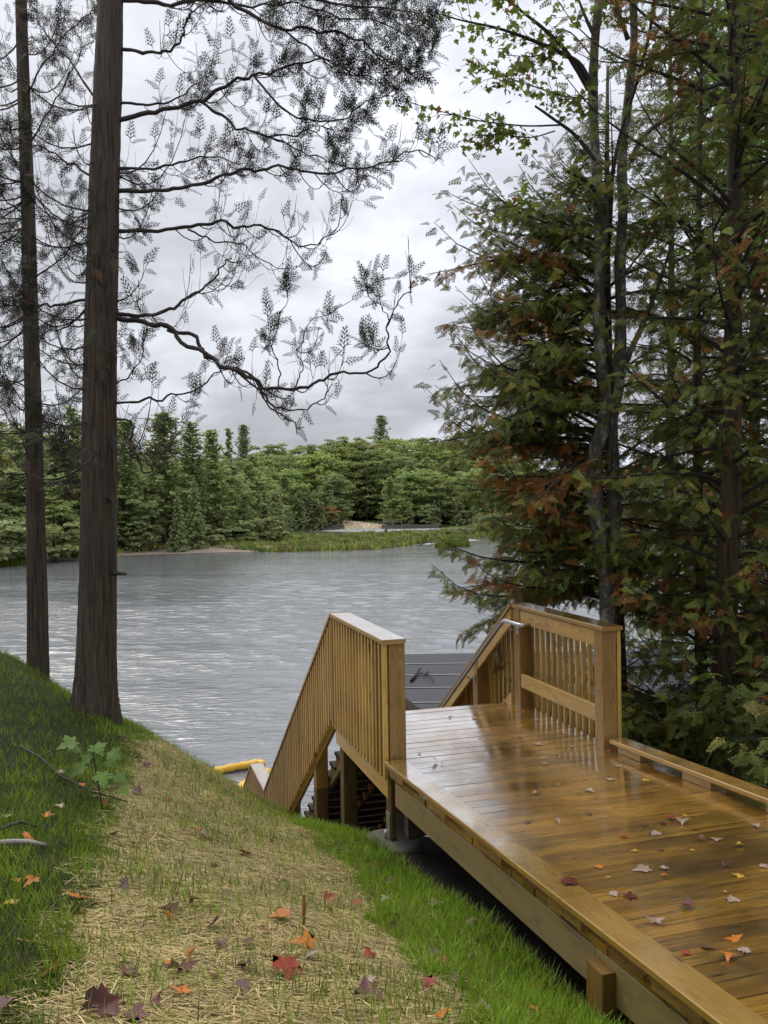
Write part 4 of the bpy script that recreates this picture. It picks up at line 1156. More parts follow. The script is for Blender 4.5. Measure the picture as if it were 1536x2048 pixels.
def ground_cover():
    # left: dark lawn grass
    n = 300000
    y = .8 + 11.0 * rng.random(n) ** 1.25; x = -rng.uniform(-.55, 1, n) * (.62 * y + 1.3)
    keep = (x > -.62 * y - 1.4) & (x < -.1 * y + .9) & ~in_straw(x, y)
    v, u = to_deck(x, y); keep &= v < -1.0
    keep &= rng.random(n) < .25 + .9 * clump(x, y, .9)
    left = keep
    xx, yy = x[left], y[left]; k = clump(xx + 3, yy, 1.3)
    far = np.clip((yy - 2) / 8, 0, 1)
    a = k < .5
    blades('grass', xx[a], yy[a], .02, .065, .0055, gcol((.078, .120, .011), (.20, .27, .022), .10), 'short dark green grass on the left of the bank under the cedars', 'grass')
    blades('grass', xx[~a], yy[~a], .03, .088, .0055, gcol((.12, .20, .012), (.28, .39, .027), .05), 'thicker mid green grass tufts on the left hump', 'grass')
    # strip of bright new grass along the boardwalk
    n = 170000
    u = rng.uniform(-6.2, 4.6, n); v = -rng.random(n) ** 1.1 * 2.3 - .0
    p = np.stack([D0[0] + v * ca - u * sa, D0[1] + v * sa + u * ca], -1); x, y = p[:, 0], p[:, 1]
    s = in_straw(x, y)
    k = (~s & (rng.random(n) < .15 + .9 * np.clip(1.35 - abs(v + .5) * .95, 0, 1))) | (s & (rng.random(n) < .12))
    k &= (y > 1.8) & (rng.random(n) < .25 + .95 * clump(x, y, 1.6))
    blades('grass', x[k], y[k], .03, .10, .005, gcol((.15, .25, .012), (.30, .45, .03), .05), 'bright green new grass along the edge of the boardwalk', 'grass')
    # sparse sprouts in the straw
    n = 36000
    y = 1.6 + 8.6 * rng.random(n); x = rng.uniform(-2.6, 1.4, n); k = in_straw(x, y) & (rng.random(n) < np.clip(clump(x, y, 1.5) * 1.7 - .55, .02, 1))
    blades('grass', x[k], y[k], .03, .10, .0042, gcol((.06, .11, .013), (.14, .22, .025), .05), 'sparse green sprouts coming up through the straw', 'grass', lean=.25)
    # straw: flat stems
    n = 150000
    y = 1.6 + 9.0 * rng.random(n) ** 1.2; x = rng.uniform(-2.9, 1.5, n)
    st = in_straw(x, y)
    v, u = to_deck(x, y); k = (st | ((v < -.25) & (v > -1.3) & (rng.random(n) < .3)) | (in_straw(x + .15, y) & (rng.random(n) < .3)))
    k &= rng.random(n) < .45 + .85 * clump(x + 1, y + 2, 1.7)
    x, y = x[k], y[k]; n = len(x)
    e = .03; nx, ny = (gzf(x - e, y) - gzf(x + e, y)) / (2 * e), (gzf(x, y - e) - gzf(x, y + e)) / (2 * e)
    N = norm(np.stack([nx, ny, np.ones(n)], -1)); a = rng.normal(0, .75, n) + rng.integers(0, 2, n) * PI
    D = np.stack([np.cos(a), np.sin(a), 0 * a], -1); D = norm(D - N * (D * N).sum(1)[:, None] + N * rng.normal(0, .10, n)[:, None])
    S = norm(np.cross(N, D)); l = rng.uniform(.04, .17, n); w = rng.uniform(.0022, .0048, n)
    pr = (np.array([(-.5, -.5, 0), (0, -.5, .03), (0, .5, .03), (-.5, .5, 0), (.5, -.4, 0), (.5, .4, 0)], float), np.array([(0, 1, 2, 3), (1, 4, 5, 2)]))
    t = rng.random((n, 1)) ** 1.3
    col = np.array((.40, .295, .12)) * (1 - t) + np.array((.73, .585, .28)) * t; col *= rng.uniform(.65, 1.35, (n, 1)); gr = rng.random(n) < .12; col[gr] *= np.array((.6, .75, .6))
    pos = np.stack([x, y, gzf(x, y) + rng.uniform(.0, .014, n)], -1)
    tag(obj('straw', scatter('straw', pr, M_STRAW, pos, D * l[:, None], S * w[:, None], N * l[:, None], np.ones(n), col)), 'pale straw mulch laid down the middle of the bank', 'straw', kind='stuff')
ground_cover()
def up_ground(px, py, dz=0.0): p = G(px, py); return np.array([p[0], p[1], float(gzf(p[0], p[1])) + dz])

def stake():
    a, c = up_ground(607, 1853, -.08), P(608, 1788, np.linalg.norm((up_ground(607, 1850) - EYE)[1]) )
    b = MB(); b.beam(a, c, .016, .016, side=(1, 0, 0), up=(0, 1, 0)); tag(b.build('wooden_stake', M_POST), 'thin wooden stake standing upright in the straw', 'stake')
stake()
stick('fallen_stick', 'pale stick lying in the grass at the left edge', [([up_ground(-10, 1697, .03), up_ground(30, 1696, .035), up_ground(60, 1695, .03), up_ground(92, 1697, .02)], .018, .010)], M_PALE, 'stick')
stick('fallen_stick', 'long dark twig in the grass below the thick cedar trunk', [([up_ground(40, 1500, .03), up_ground(80, 1525, .04), up_ground(120, 1560, .03), up_ground(180, 1590, .03), up_ground(255, 1612, .03)], .011, .005), ([up_ground(80, 1525, .04), up_ground(110, 1520, .08), up_ground(150, 1512, .05)], .006, .003)], M_TWIG, 'stick')
stick('fallen_stick', 'short dark twig near the pale stick at the left edge', [([up_ground(0, 1668, .03), up_ground(40, 1660, .05), up_ground(76, 1664, .03)], .012, .006)], M_TWIG, 'stick')

def seedling():
    b0 = up_ground(205, 1620); t = thing('maple_seedling', 'young maple seedling with broad light green leaves by the straw edge', 'seedling', tuple(b0))
    d = b0[1]; b = MB(); st = crp(np.array([b0, P(200, 1590, d), P(192, 1545, d), P(186, 1500, d)]), 12); b.tube(st - b0, np.linspace(.006, .003, 12), 6)
    lv = Sprays()
    for (px, py, sz, dx, dz) in ((150, 1482, .17, -1, -.3), (190, 1490, .15, .6, -.4), (222, 1502, .13, 1, -.5), (168, 1532, .16, -.8, -.6), (205, 1545, .15, .3, -.9), (232, 1550, .13, .9, -.5), (215, 1522, .12, .7, -.3), (180, 1512, .13, -.5, -.5), (245, 1575, .10, .8, -.6), (160, 1500, .11, -.6, .1)):
        p = P(px, py, d + R.uniform(-.12, .12)); q = st[min(11, max(3, int((1620 - py) / 11)))]
        b.tube(np.array([q, (p + q) / 2 + np.array([0, 0, .015]), p]) - b0, [.0022, .0018, .0015], 4, cap=False)
        lv.add(p, np.array([dx, R.uniform(-.8, -.1), dz]), np.array([R.gauss(0, .25), -.45, 1.0]), sz * .82, np.array((.25, .40, .10)) * R.uniform(.75, 1.25))
    b.build('stem', M_TWIG, t); lv.build('leaves', LF, M_LEAF, t, b0)
seedling()

# ------------------------------------------------------------------ fallen leaves, each one a thing
LCOL = {'red': (.28, .045, .016), 'dark red': (.11, .02, .014), 'orange': (.52, .16, .015), 'yellow': (.50, .31, .04), 'brown': (.13, .065, .03), 'pale': (.36, .26, .19), 'purple': (.11, .045, .045)}
leaf_meshes = {}
def leaf_mesh(c, k):
    if (c, k) not in leaf_meshes:
        V, Q = leaf_proto(fold=(.10, .28, .05, .40, -.15, .2, .02)[k], curl=(.12, .35, -.10, .5, .2, -.3, .6)[k], seedk=k * 2, jit=.075)
        V = V - np.array([.4, 0, 0]); V[:, 2] -= V[:, 2].min()
        # stalk
        o = len(V); st = [(-.4, .012, .0), (-.4, -.012, .0), (-.78, -.010, .05), (-.78, .010, .05)]
        V = np.vstack([V, np.array(st) + np.array([0, 0, V[0, 2]])]); Q = np.vstack([Q, [[o, o + 1, o + 2, o + 3]]])
        col = np.tile(np.array(LCOL[c]), (len(V), 1)) * np.random.default_rng(k).uniform(.75, 1.2, (len(V), 1))
        leaf_meshes[(c, k)] = raw_mesh('fallen_leaf', V, Q, col, M_FALLEN, True)
    return leaf_meshes[(c, k)]
LEAVES = []
def deck_pt(px, py):
    r = ray(px, py); lo, hi = 1.0, 14.0
    for _ in range(40):
        md = (lo + hi) / 2; p = EYE + md * r; v, u = to_deck(p[0], p[1]); w = p[2] - D0[2] - (rz(u) if u < 0 else 0)
        if w > 0: lo = md
        else: hi = md
    return EYE + hi * r
def kerb_pt(px, py):
    r = ray(px, py); lo, hi = 1.0, 14.0
    for _ in range(40):
        md = (lo + hi) / 2; p = EYE + md * r; v, u = to_deck(p[0], p[1]); w = p[2] - D0[2] - rz(min(u, 0)) - .10
        if w > 0: lo = md
        else: hi = md
    return EYE + hi * r
deck_list = [  # pixel column, row, colour, size
 (869, 1524, 'dark red', .10), (840, 1509, 'dark red', .05), (884, 1529, 'brown', .03), (948, 1437, 'pale', .07), (1046, 1426, 'red', .06), (1075, 1441, 'pale', .07), (1045, 1455, 'orange', .05), (1040, 1475, 'pale', .06),
 (1078, 1489, 'pale', .09), (1130, 1467, 'pale', .07), (1160, 1479, 'pale', .045), (1145, 1494, 'pale', .05), (1087, 1517, 'pale', .07), (1092, 1529, 'pale', .07), (1218, 1504, 'orange', .04), (1235, 1533, 'pale', .07), (1222, 1559, 'pale', .09), (1168, 1558, 'orange', .04),
 (1118, 1573, 'yellow', .04), (1290, 1561, 'yellow', .07), (1074, 1589, 'pale', .07), (1180, 1583, 'pale', .09), (1158, 1590, 'red', .04), (1418, 1576, 'pale', .07), (952, 1584, 'yellow', .04), (1055, 1646, 'purple', .06), (1117, 1646, 'pale', .08),
 (1370, 1632, 'yellow', .05), (1345, 1639, 'red', .09), (1364, 1648, 'pale', .10), (1325, 1648, 'dark red', .06), (1310, 1667, 'pale', .09), (1288, 1652, 'brown', .06), (1246, 1675, 'red', .07), (1400, 1682, 'dark red', .07), (1433, 1681, 'pale', .07), (1510, 1654, 'pale', .08), (1530, 1622, 'yellow', .07), (1482, 1693, 'yellow', .06),
 (1196, 1735, 'orange', .07), (1283, 1741, 'pale', .11), (1331, 1739, 'pale', .06), (1331, 1755, 'orange', .06), (1386, 1702, 'yellow', .04), (1268, 1703, 'yellow', .06), (1478, 1755, 'yellow', .07), (1449, 1734, 'purple', .05), (1450, 1787, 'yellow', .03), (1464, 1800, 'pale', .085), (1529, 1735, 'pale', .08),
 (1230, 1791, 'pale', .10), (1256, 1794, 'dark red', .11), (1372, 1814, 'dark red', .09), (1311, 1846, 'pale', .09), (1470, 1878, 'orange', .10), (1417, 1897, 'brown', .07), (1485, 1903, 'pale', .09), (1458, 1920, 'orange', .085), (1375, 1908, 'red', .07), (1216, 1757, 'yellow', .03), (1320, 1700, 'brown', .05), (1180, 1630, 'brown', .05), (960, 1478, 'dark red', .04), (900, 1435, 'red', .06)]
for px, py, c, s in deck_list:
    LEAVES.append((deck_pt(px, py) + np.array([0, 0, .003]), c, s * .85, 'deck'))
LEAVES.append((kerb_pt(1143, 1766) + np.array([0, 0, .004]), 'dark red', .10, 'kerb'))
ground_list = [(297, 1538, 'dark red', .13), (310, 1552, 'orange', .10), (272, 1588, 'purple', .10), (338, 1608, 'red', .07), (228, 1673, 'pale', .09), (272, 1697, 'brown', .11), (405, 1675, 'pale', .10), (396, 1665, 'orange', .06), (432, 1736, 'pale', .10), (565, 1766, 'pale', .11), (545, 1688, 'red', .06), (490, 1712, 'orange', .11), (605, 1702, 'orange', .06),
 (640, 1720, 'brown', .07), (665, 1722, 'purple', .07), (693, 1687, 'red', .06), (620, 1669, 'pale', .06), (725, 1710, 'brown', .07), (360, 1733, 'brown', .06), (244, 1783, 'purple', .11), (385, 1815, 'purple', .08), (330, 1836, 'orange', .13), (345, 1832, 'brown', .12), (424, 1860, 'dark red', .14), (558, 1842, 'orange', .15), (535, 1870, 'red', .07),
 (662, 1805, 'red', .10), (655, 1828, 'brown', .08), (710, 1812, 'red', .11), (605, 1900, 'orange', .14), (632, 1925, 'pale', .09), (440, 1900, 'brown', .08), (498, 1895, 'brown', .09), (575, 1957, 'red', .15), (500, 1947, 'purple', .10), (375, 1950, 'dark red', .12), (335, 1935, 'orange', .07), (386, 1925, 'orange', .08), (262, 1955, 'brown', .11), (345, 1955, 'pale', .08), (358, 1993, 'orange', .10), (427, 1963, 'dark red', .06), (482, 1980, 'purple', .09),
 (185, 2022, 'purple', .13), (215, 2026, 'dark red', .12), (318, 2018, 'dark red', .08), (270, 2040, 'dark red', .10), (101, 1953, 'red', .13), (12, 2035, 'purple', .10), (155, 1800, 'orange', .14), (150, 1830, 'pale', .09), (60, 1775, 'orange', .10), (35, 1768, 'orange', .06), (25, 1815, 'yellow', .09), (120, 1870, 'brown', .07), (58, 1682, 'orange', .10), (96, 1636, 'orange', .11), (15, 1638, 'pale', .08), (117, 1622, 'pale', .10), (165, 1575, 'orange', .06), (120, 1550, 'pale', .07), (210, 1612, 'red', .08), (45, 1895, 'yellow', .08),
 (738, 1975, 'pale', .10), (733, 1995, 'dark red', .14), (735, 1922, 'red', .08), (757, 1739, 'orange', .08), (778, 1776, 'purple', .10), (773, 1770, 'dark red', .08), (800, 1800, 'red', .07), (852, 1797, 'red', .06), (873, 1818, 'pale', .10), (785, 1838, 'red', .10), (790, 1865, 'brown', .09), (770, 1810, 'pale', .09), (942, 1855, 'brown', .10), (983, 1887, 'brown', .07), (960, 1893, 'red', .09), (868, 1920, 'brown', .09), (942, 1922, 'pale', .10), (888, 1930, 'red', .07), (860, 1985, 'red', .08), (1075, 1985, 'red', .12), (1085, 1962, 'red', .07), (1070, 2030, 'orange', .08), (885, 2042, 'orange', .08), (970, 2025, 'pale', .08), (910, 1970, 'brown', .07)]
for px, py, c, s in ground_list: LEAVES.append((up_ground(px, py, .022), c, s * .82, 'bank'))
CW = {'red': 'red', 'dark red': 'deep red', 'orange': 'orange', 'yellow': 'yellow', 'brown': 'brown', 'pale': 'pale upturned', 'purple': 'dull purple'}
STRAW_MID = -0.6
def leaf_place(p, kind):
    v, u = to_deck(p[0], p[1])
    if kind == 'kerb': return 'on top of the left kerb'
    if kind == 'deck':
        a = 'on the landing' if u > 0 else ('low on the ramp' if u > -1.3 else 'halfway up the ramp' if u > -2.6 else 'on the near ramp')
        s = 'near the left kerb' if v < .6 else 'along the middle' if v < 1.4 else 'near the right side'
        return f'{a} {s}'
    if not in_straw(np.array([p[0]]), np.array([p[1]]))[0]:
        return ('in the bright grass' if v > -1.6 else 'in the left grass') + (' in front' if p[1] < 4.6 else ' farther off')
    s = 'left part of the straw' if p[0] < -.16 * p[1] else 'middle of the straw' if p[0] < -.07 * p[1] else 'right part of the straw'
    return ('on the near ' if p[1] < 3.9 else 'on the far ' if p[1] > 5.6 else 'halfway up the ') + s
byl = {}
for i, (p, c, s, k) in enumerate(LEAVES): byl.setdefault((CW[c], leaf_place(p, k)), []).append(i)
ORD = ['nearest', 'second nearest', 'third nearest', 'fourth nearest', 'fifth nearest', 'sixth nearest', 'seventh nearest', 'eighth nearest', 'ninth nearest', 'tenth nearest', 'eleventh nearest', 'twelfth nearest']
lab = {}
for (c, pl), ii in byl.items():
    ii.sort(key=lambda i: LEAVES[i][0][1])
    for n, i in enumerate(ii): lab[i] = f'{c} maple leaf {pl}' if len(ii) == 1 else f'{ORD[n]} of {len(ii)} {c} leaves {pl}'.replace(' 2 ', ' two ').replace(' 3 ', ' three ').replace(' 4 ', ' four ').replace(' 5 ', ' five ').replace(' 6 ', ' six ').replace(' 7 ', ' seven ').replace(' 8 ', ' eight ')
for i, (p, c, s, k) in enumerate(LEAVES):
    o = obj('maple_leaf', leaf_mesh(c, R.randrange(7))); tag(o, lab[i], 'leaf', 'maple leaves fallen on the boards' if k != 'bank' else 'maple leaves fallen on the bank')
    o.location = tuple(p); o.scale = (s * R.uniform(.8, 1.1), s * R.uniform(.7, 1.1), s * R.uniform(.5, 1.1))
    tl = .06 if k != 'bank' else .4
    o.rotation_euler = (R.gauss(0, tl), R.gauss(0, tl), R.uniform(0, 2 * PI))
    if k != 'bank': o.location.z += .002
    if (869, 1524) == deck_list[i][:2] if i < len(deck_list) else False: o.rotation_euler = (.5, .6, 1.0); o.location.z += .02

# ------------------------------------------------------------------ far shore
SH = np.array([(-110, 85), (-70, 90), (-50, 96), (-42, 102), (-37.5, 109), (-33, 122), (-28, 133), (-23, 140), (-18.5, 150), (-19.5, 190), (-12, 199), (-4, 201), (2, 199), (14, 201), (28, 204), (60, 208), (110, 214)], float)
def shore_d(x, y):            # signed distance behind the shoreline (positive = on land)
    x, y = np.asarray(x, float), np.asarray(y, float); best = np.full(x.shape, 1e9); sg = np.ones(x.shape)
    for a, b in zip(SH[:-1], SH[1:]):
        e = b - a; t = np.clip(((x - a[0]) * e[0] + (y - a[1]) * e[1]) / (e @ e), 0, 1)
        dx, dy = x - a[0] - t * e[0], y - a[1] - t * e[1]; d = np.hypot(dx, dy); s = np.where(e[0] * dy - e[1] * dx > 0, 1, -1)
        m = d < best - 1e-9; best = np.where(m, d, best); sg = np.where(m, s, sg)
    return best * sg
def hill_z(x, y):
    d = shore_d(x, y)
    z = np.where(d < 0, -1.5 + 0 * d, .35 + .02 * np.clip(d, 0, 10) + .21 * np.clip(d - 8, 0, 200))
    z = np.minimum(z, 14 + .02 * d) + .5 * np.sin(x * .11) * np.sin(y * .07) * (d > 12)
    rv = (abs(x + 4.2) < 5.5) & (y < 231)
    return np.where(rv, np.minimum(z, np.where(y > 206, 1.2, -1.5)), z)
def far_ground():
    xs, ys = np.arange(-160, 200, 2.0), np.arange(80, 380, 2.0); X, Y = np.meshgrid(xs, ys); Z = hill_z(X, Y)
    V = np.stack([X, Y, Z], -1).reshape(-1, 3); ny, nx = X.shape; i = np.arange(ny - 1)[:, None] * nx + np.arange(nx - 1)[None]
    Q = np.stack([i, i + 1, i + nx + 1, i + nx], -1).reshape(-1, 4)
    tag(obj('hills', raw_mesh('hills', V, Q, np.tile(np.array((.03, .045, .015)), (len(V), 1)), attr_mat('forest floor', .9, 0, .5, .1, .3), True)), 'wooded slope behind the far shore', 'hill', kind='structure')
    # sand spit along the far left shore
    m, t, b = mat('wet sand'); pos = t.new('ShaderNodeNewGeometry').outputs['Position']; n = t.noise(t.mapping(pos, (.4, .8, 1)), 1, 4)
    t.link(t.mix(n, (.13, .09, .06), (.30, .225, .16)), b.inputs['Base Color']); b.inputs['Roughness'].default_value = .7
    edge = [(-40.5, 100.5), (-37.5, 106.5), (-33.5, 112), (-28, 114.5), (-22, 116), (-15.2, 116.5)]
    back = [(-13, 121), (-20, 126), (-27, 131), (-34, 124), (-38.5, 111), (-43, 102)]
    n = len(edge); V = [(x, y, .02) for x, y in edge] + [(x, y, .45) for x, y in reversed(back)]
    V = np.array(V); Q = np.array([(i, i + 1, n + i + 1, n + i) for i in range(n - 1)])
    tag(obj('beach', raw_mesh('beach', V, Q, np.ones((len(V), 3)), m)), 'brown sand spit along the far left shore', 'beach', kind='structure')
far_ground()

def quads_cloud(cent, size, norms, flat=.0, col=None, asp=1.0):
    n = len(cent); a = norm(np.cross(norms, rng.normal(size=(n, 3)))); b = np.cross(norms, a)
    s = size[:, None] * .5
    V = np.stack([cent - a * s * asp - b * s * .35, cent + a * s * asp * .3 - b * s, cent + a * s * asp + b * s * .3, cent - a * s * .2 * asp + b * s], 1).reshape(-1, 3)
    return V, np.arange(n * 4).reshape(-1, 4), np.repeat(col, 4, 0)
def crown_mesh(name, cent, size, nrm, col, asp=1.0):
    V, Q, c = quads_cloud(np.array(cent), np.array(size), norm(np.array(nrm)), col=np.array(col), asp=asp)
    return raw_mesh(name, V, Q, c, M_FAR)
def trunk_mesh(h, r, m=M_FARB, lean=.02, twigs=0):
    b = MB(); s = np.linspace(0, 1, 6); b.tube(np.stack([lean * h * s ** 2, 0 * s, s * h - .4 * (s == 0)], -1), r * (1 - .85 * s), 6)
    for k in range(twigs):
        z = R.uniform(.3, .95) * h; a = R.uniform(0, 6.3); l = R.uniform(.5, 1.6) * (1.1 - z / h); b.tube([(0, 0, z), (l * math.cos(a), l * math.sin(a), z + .1)], [.05, .02], 4)
    o = b.build('tmp', m); me = o.data; bpy.data.objects.remove(o); me.name = 'trunk'; return me
def p_pine(h, seed, c0=(.17, .235, .10), spread=4.4, z0=.18):
    r = np.random.default_rng(seed); ce, si, no, co = [], [], [], []; z = h * z0
    while z < h * .985:
        q = z / h; L = (spread * (1 - q) ** .65 + .35) * r.uniform(.75, 1.15); nb = int(r.integers(5, 8)); a0 = r.uniform(0, 6.3)
        for k in range(nb):
            a = a0 + k * 2 * PI / nb + r.normal(0, .2); Lk = L * r.uniform(.55, 1.15); up = .10 + .5 * q
            for f in np.arange(.3, 1.01, .5 / max(Lk, .6)):
                p = np.array([math.cos(a) * Lk * f, math.sin(a) * Lk * f, z + Lk * f * up * f])
                tone = r.uniform(.75, 1.2) * (.75 + .35 * f)  # inner needles darker, crown shade painted into the colour
                for j in range(9):
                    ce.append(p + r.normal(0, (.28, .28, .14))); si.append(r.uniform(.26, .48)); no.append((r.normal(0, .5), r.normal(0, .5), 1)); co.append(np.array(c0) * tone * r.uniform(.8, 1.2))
        z += r.uniform(.55, .85) * (1.15 - .4 * q)
    return crown_mesh('crown', ce, si, no, co, 1.5)
def p_spruce(h, seed, c0=(.12, .18, .085), spread=2.3, z0=.05):
    r = np.random.default_rng(seed); ce, si, no, co = [], [], [], []; z = h * z0
    while z < h:
        q = z / h; L = spread * (1 - q) ** .85 + .12
        for k in range(max(4, int(11 * (1 - q) + 4))):
            a = r.uniform(0, 6.3); Lk = L * r.uniform(.7, 1.1)
            for f in np.arange(.35, 1.01, .45 / max(Lk, .45)):
                p = np.array([math.cos(a) * Lk * f, math.sin(a) * Lk * f, z - Lk * f * .28]); tone = r.uniform(.6, 1.3) * (.65 + .5 * f)  # shade inside the crown painted in, darker towards the stem
                for j in range(3): ce.append(p + r.normal(0, (.16, .16, .12))); si.append(r.uniform(.28, .5)); no.append((r.normal(0, .7) + math.cos(a) * .5, r.normal(0, .7) + math.sin(a) * .5, .8)); co.append(np.array(c0) * tone)
        z += .42
    return crown_mesh('crown', ce, si, no, co, 1.5)
def p_hard(h, seed, c0=(.065, .115, .03), wide=3.1, z0=.12, nl=44):
    r = np.random.default_rng(seed); ce, si, no, co = [], [], [], []
    for l in range(nl):
        q = r.uniform(0, 1); zc = h * (z0 + (.94 - z0) * q); R_ = wide * math.sin(PI * (0.14 + .72 * q)) ** .6 * r.uniform(.3, .95); a = r.uniform(0, 6.3)
        c = np.array([math.cos(a) * R_, math.sin(a) * R_, zc]); rr = r.uniform(.55, 1.15) * wide / 3; tone = r.uniform(.78, 1.2); tint = np.array([r.uniform(.9, 1.15), 1, r.uniform(.8, 1.1)])
        for j in range(int(58)):
            d = r.normal(size=3); d /= np.linalg.norm(d); d[2] = d[2] if d[2] > -.3 else -d[2] * .4
            ce.append(c + d * rr * r.uniform(.6, 1.1) * np.array([1, 1, .75])); si.append(r.uniform(.22, .40)); no.append(d + r.normal(0, .5, 3) + np.array([0, 0, .4])); co.append(np.array(c0) * tint * tone * r.uniform(.75, 1.25) * (.75 + .35 * max(0, d[2])))  # light from above painted in, lobe tops paler
    return crown_mesh('crown', ce, si, no, co)
def p_bush(h, seed, c0=(.06, .09, .03), wide=1.6):
    return p_hard(h, seed, c0, wide, .08, 16)
PRO = {}
def protos():
    PRO['pine'] = [(p_pine(19, s), trunk_mesh(18.6, .24), 19) for s in (1, 2, 3)]
    PRO['lightpine'] = [(p_pine(15, 8, (.20, .27, .085), 3.2, .12), trunk_mesh(14.6, .2), 15), (p_pine(16, 9, (.18, .25, .08), 3.4, .15), trunk_mesh(15.6, .2), 16)]
    PRO['spruce'] = [(p_spruce(13, s), trunk_mesh(12.8, .16), 13) for s in (4, 5)]
    PRO['cedar'] = [(p_spruce(9, s, (.14, .18, .07), 2.2, .03), trunk_mesh(8.8, .13), 9) for s in (6, 7)]
    PRO['hard'] = [(p_hard(13, s, c), trunk_mesh(10.5, .18), 13) for s, c in ((11, (.15, .24, .075)), (12, (.18, .27, .08)), (13, (.13, .215, .075)))]
    PRO['yellow'] = [(p_hard(12, 14, (.24, .24, .05)), trunk_mesh(9.5, .17), 12)]
    PRO['bright'] = [(p_hard(12, 15, (.20, .34, .07)), trunk_mesh(9.5, .17), 12)]
    PRO['red'] = [(p_hard(5, 16, (.34, .045, .04), 1.6, .35, 14), trunk_mesh(4, .08), 5)]
    PRO['bush'] = [(p_bush(3.6, s, c), trunk_mesh(2.4, .07), 3.6) for s, c in ((17, (.15, .22, .085)), (18, (.19, .23, .10)))]
    PRO['snag'] = [(None, trunk_mesh(13, .16, M_PALE, .03, 14), 13)]
protos()
DESC = {'pine': ('pine_tree', 'tall dark layered white pine', 'pine'), 'lightpine': ('pine_tree', 'lighter green pine', 'pine'), 'spruce': ('spruce_tree', 'narrow dark spruce', 'spruce'), 'cedar': ('cedar_tree', 'short olive green cedar', 'cedar'),
        'hard': ('hardwood_tree', 'rounded green hardwood', 'tree'), 'yellow': ('hardwood_tree', 'yellowing hardwood', 'tree'), 'bright': ('hardwood_tree', 'bright green hardwood', 'tree'), 'red': ('red_maple', 'small scarlet red maple', 'tree'), 'bush': ('bush', 'rounded green bush', 'bush'), 'snag': ('dead_tree', 'pale bare dead tree trunk', 'dead tree')}
FARS = []
def far_tree(kind, x, y, h, z=None, label=None, row='', wide=1.0):
    pr = R.choice(PRO[kind]); s = h / pr[2]
    z = float(hill_z(np.array([x]), np.array([y]))[0]) if z is None else z
    FARS.append((kind, x, y, z, s, pr, label, row, wide))
def px_x(px, y): return (px - 768) / F * y
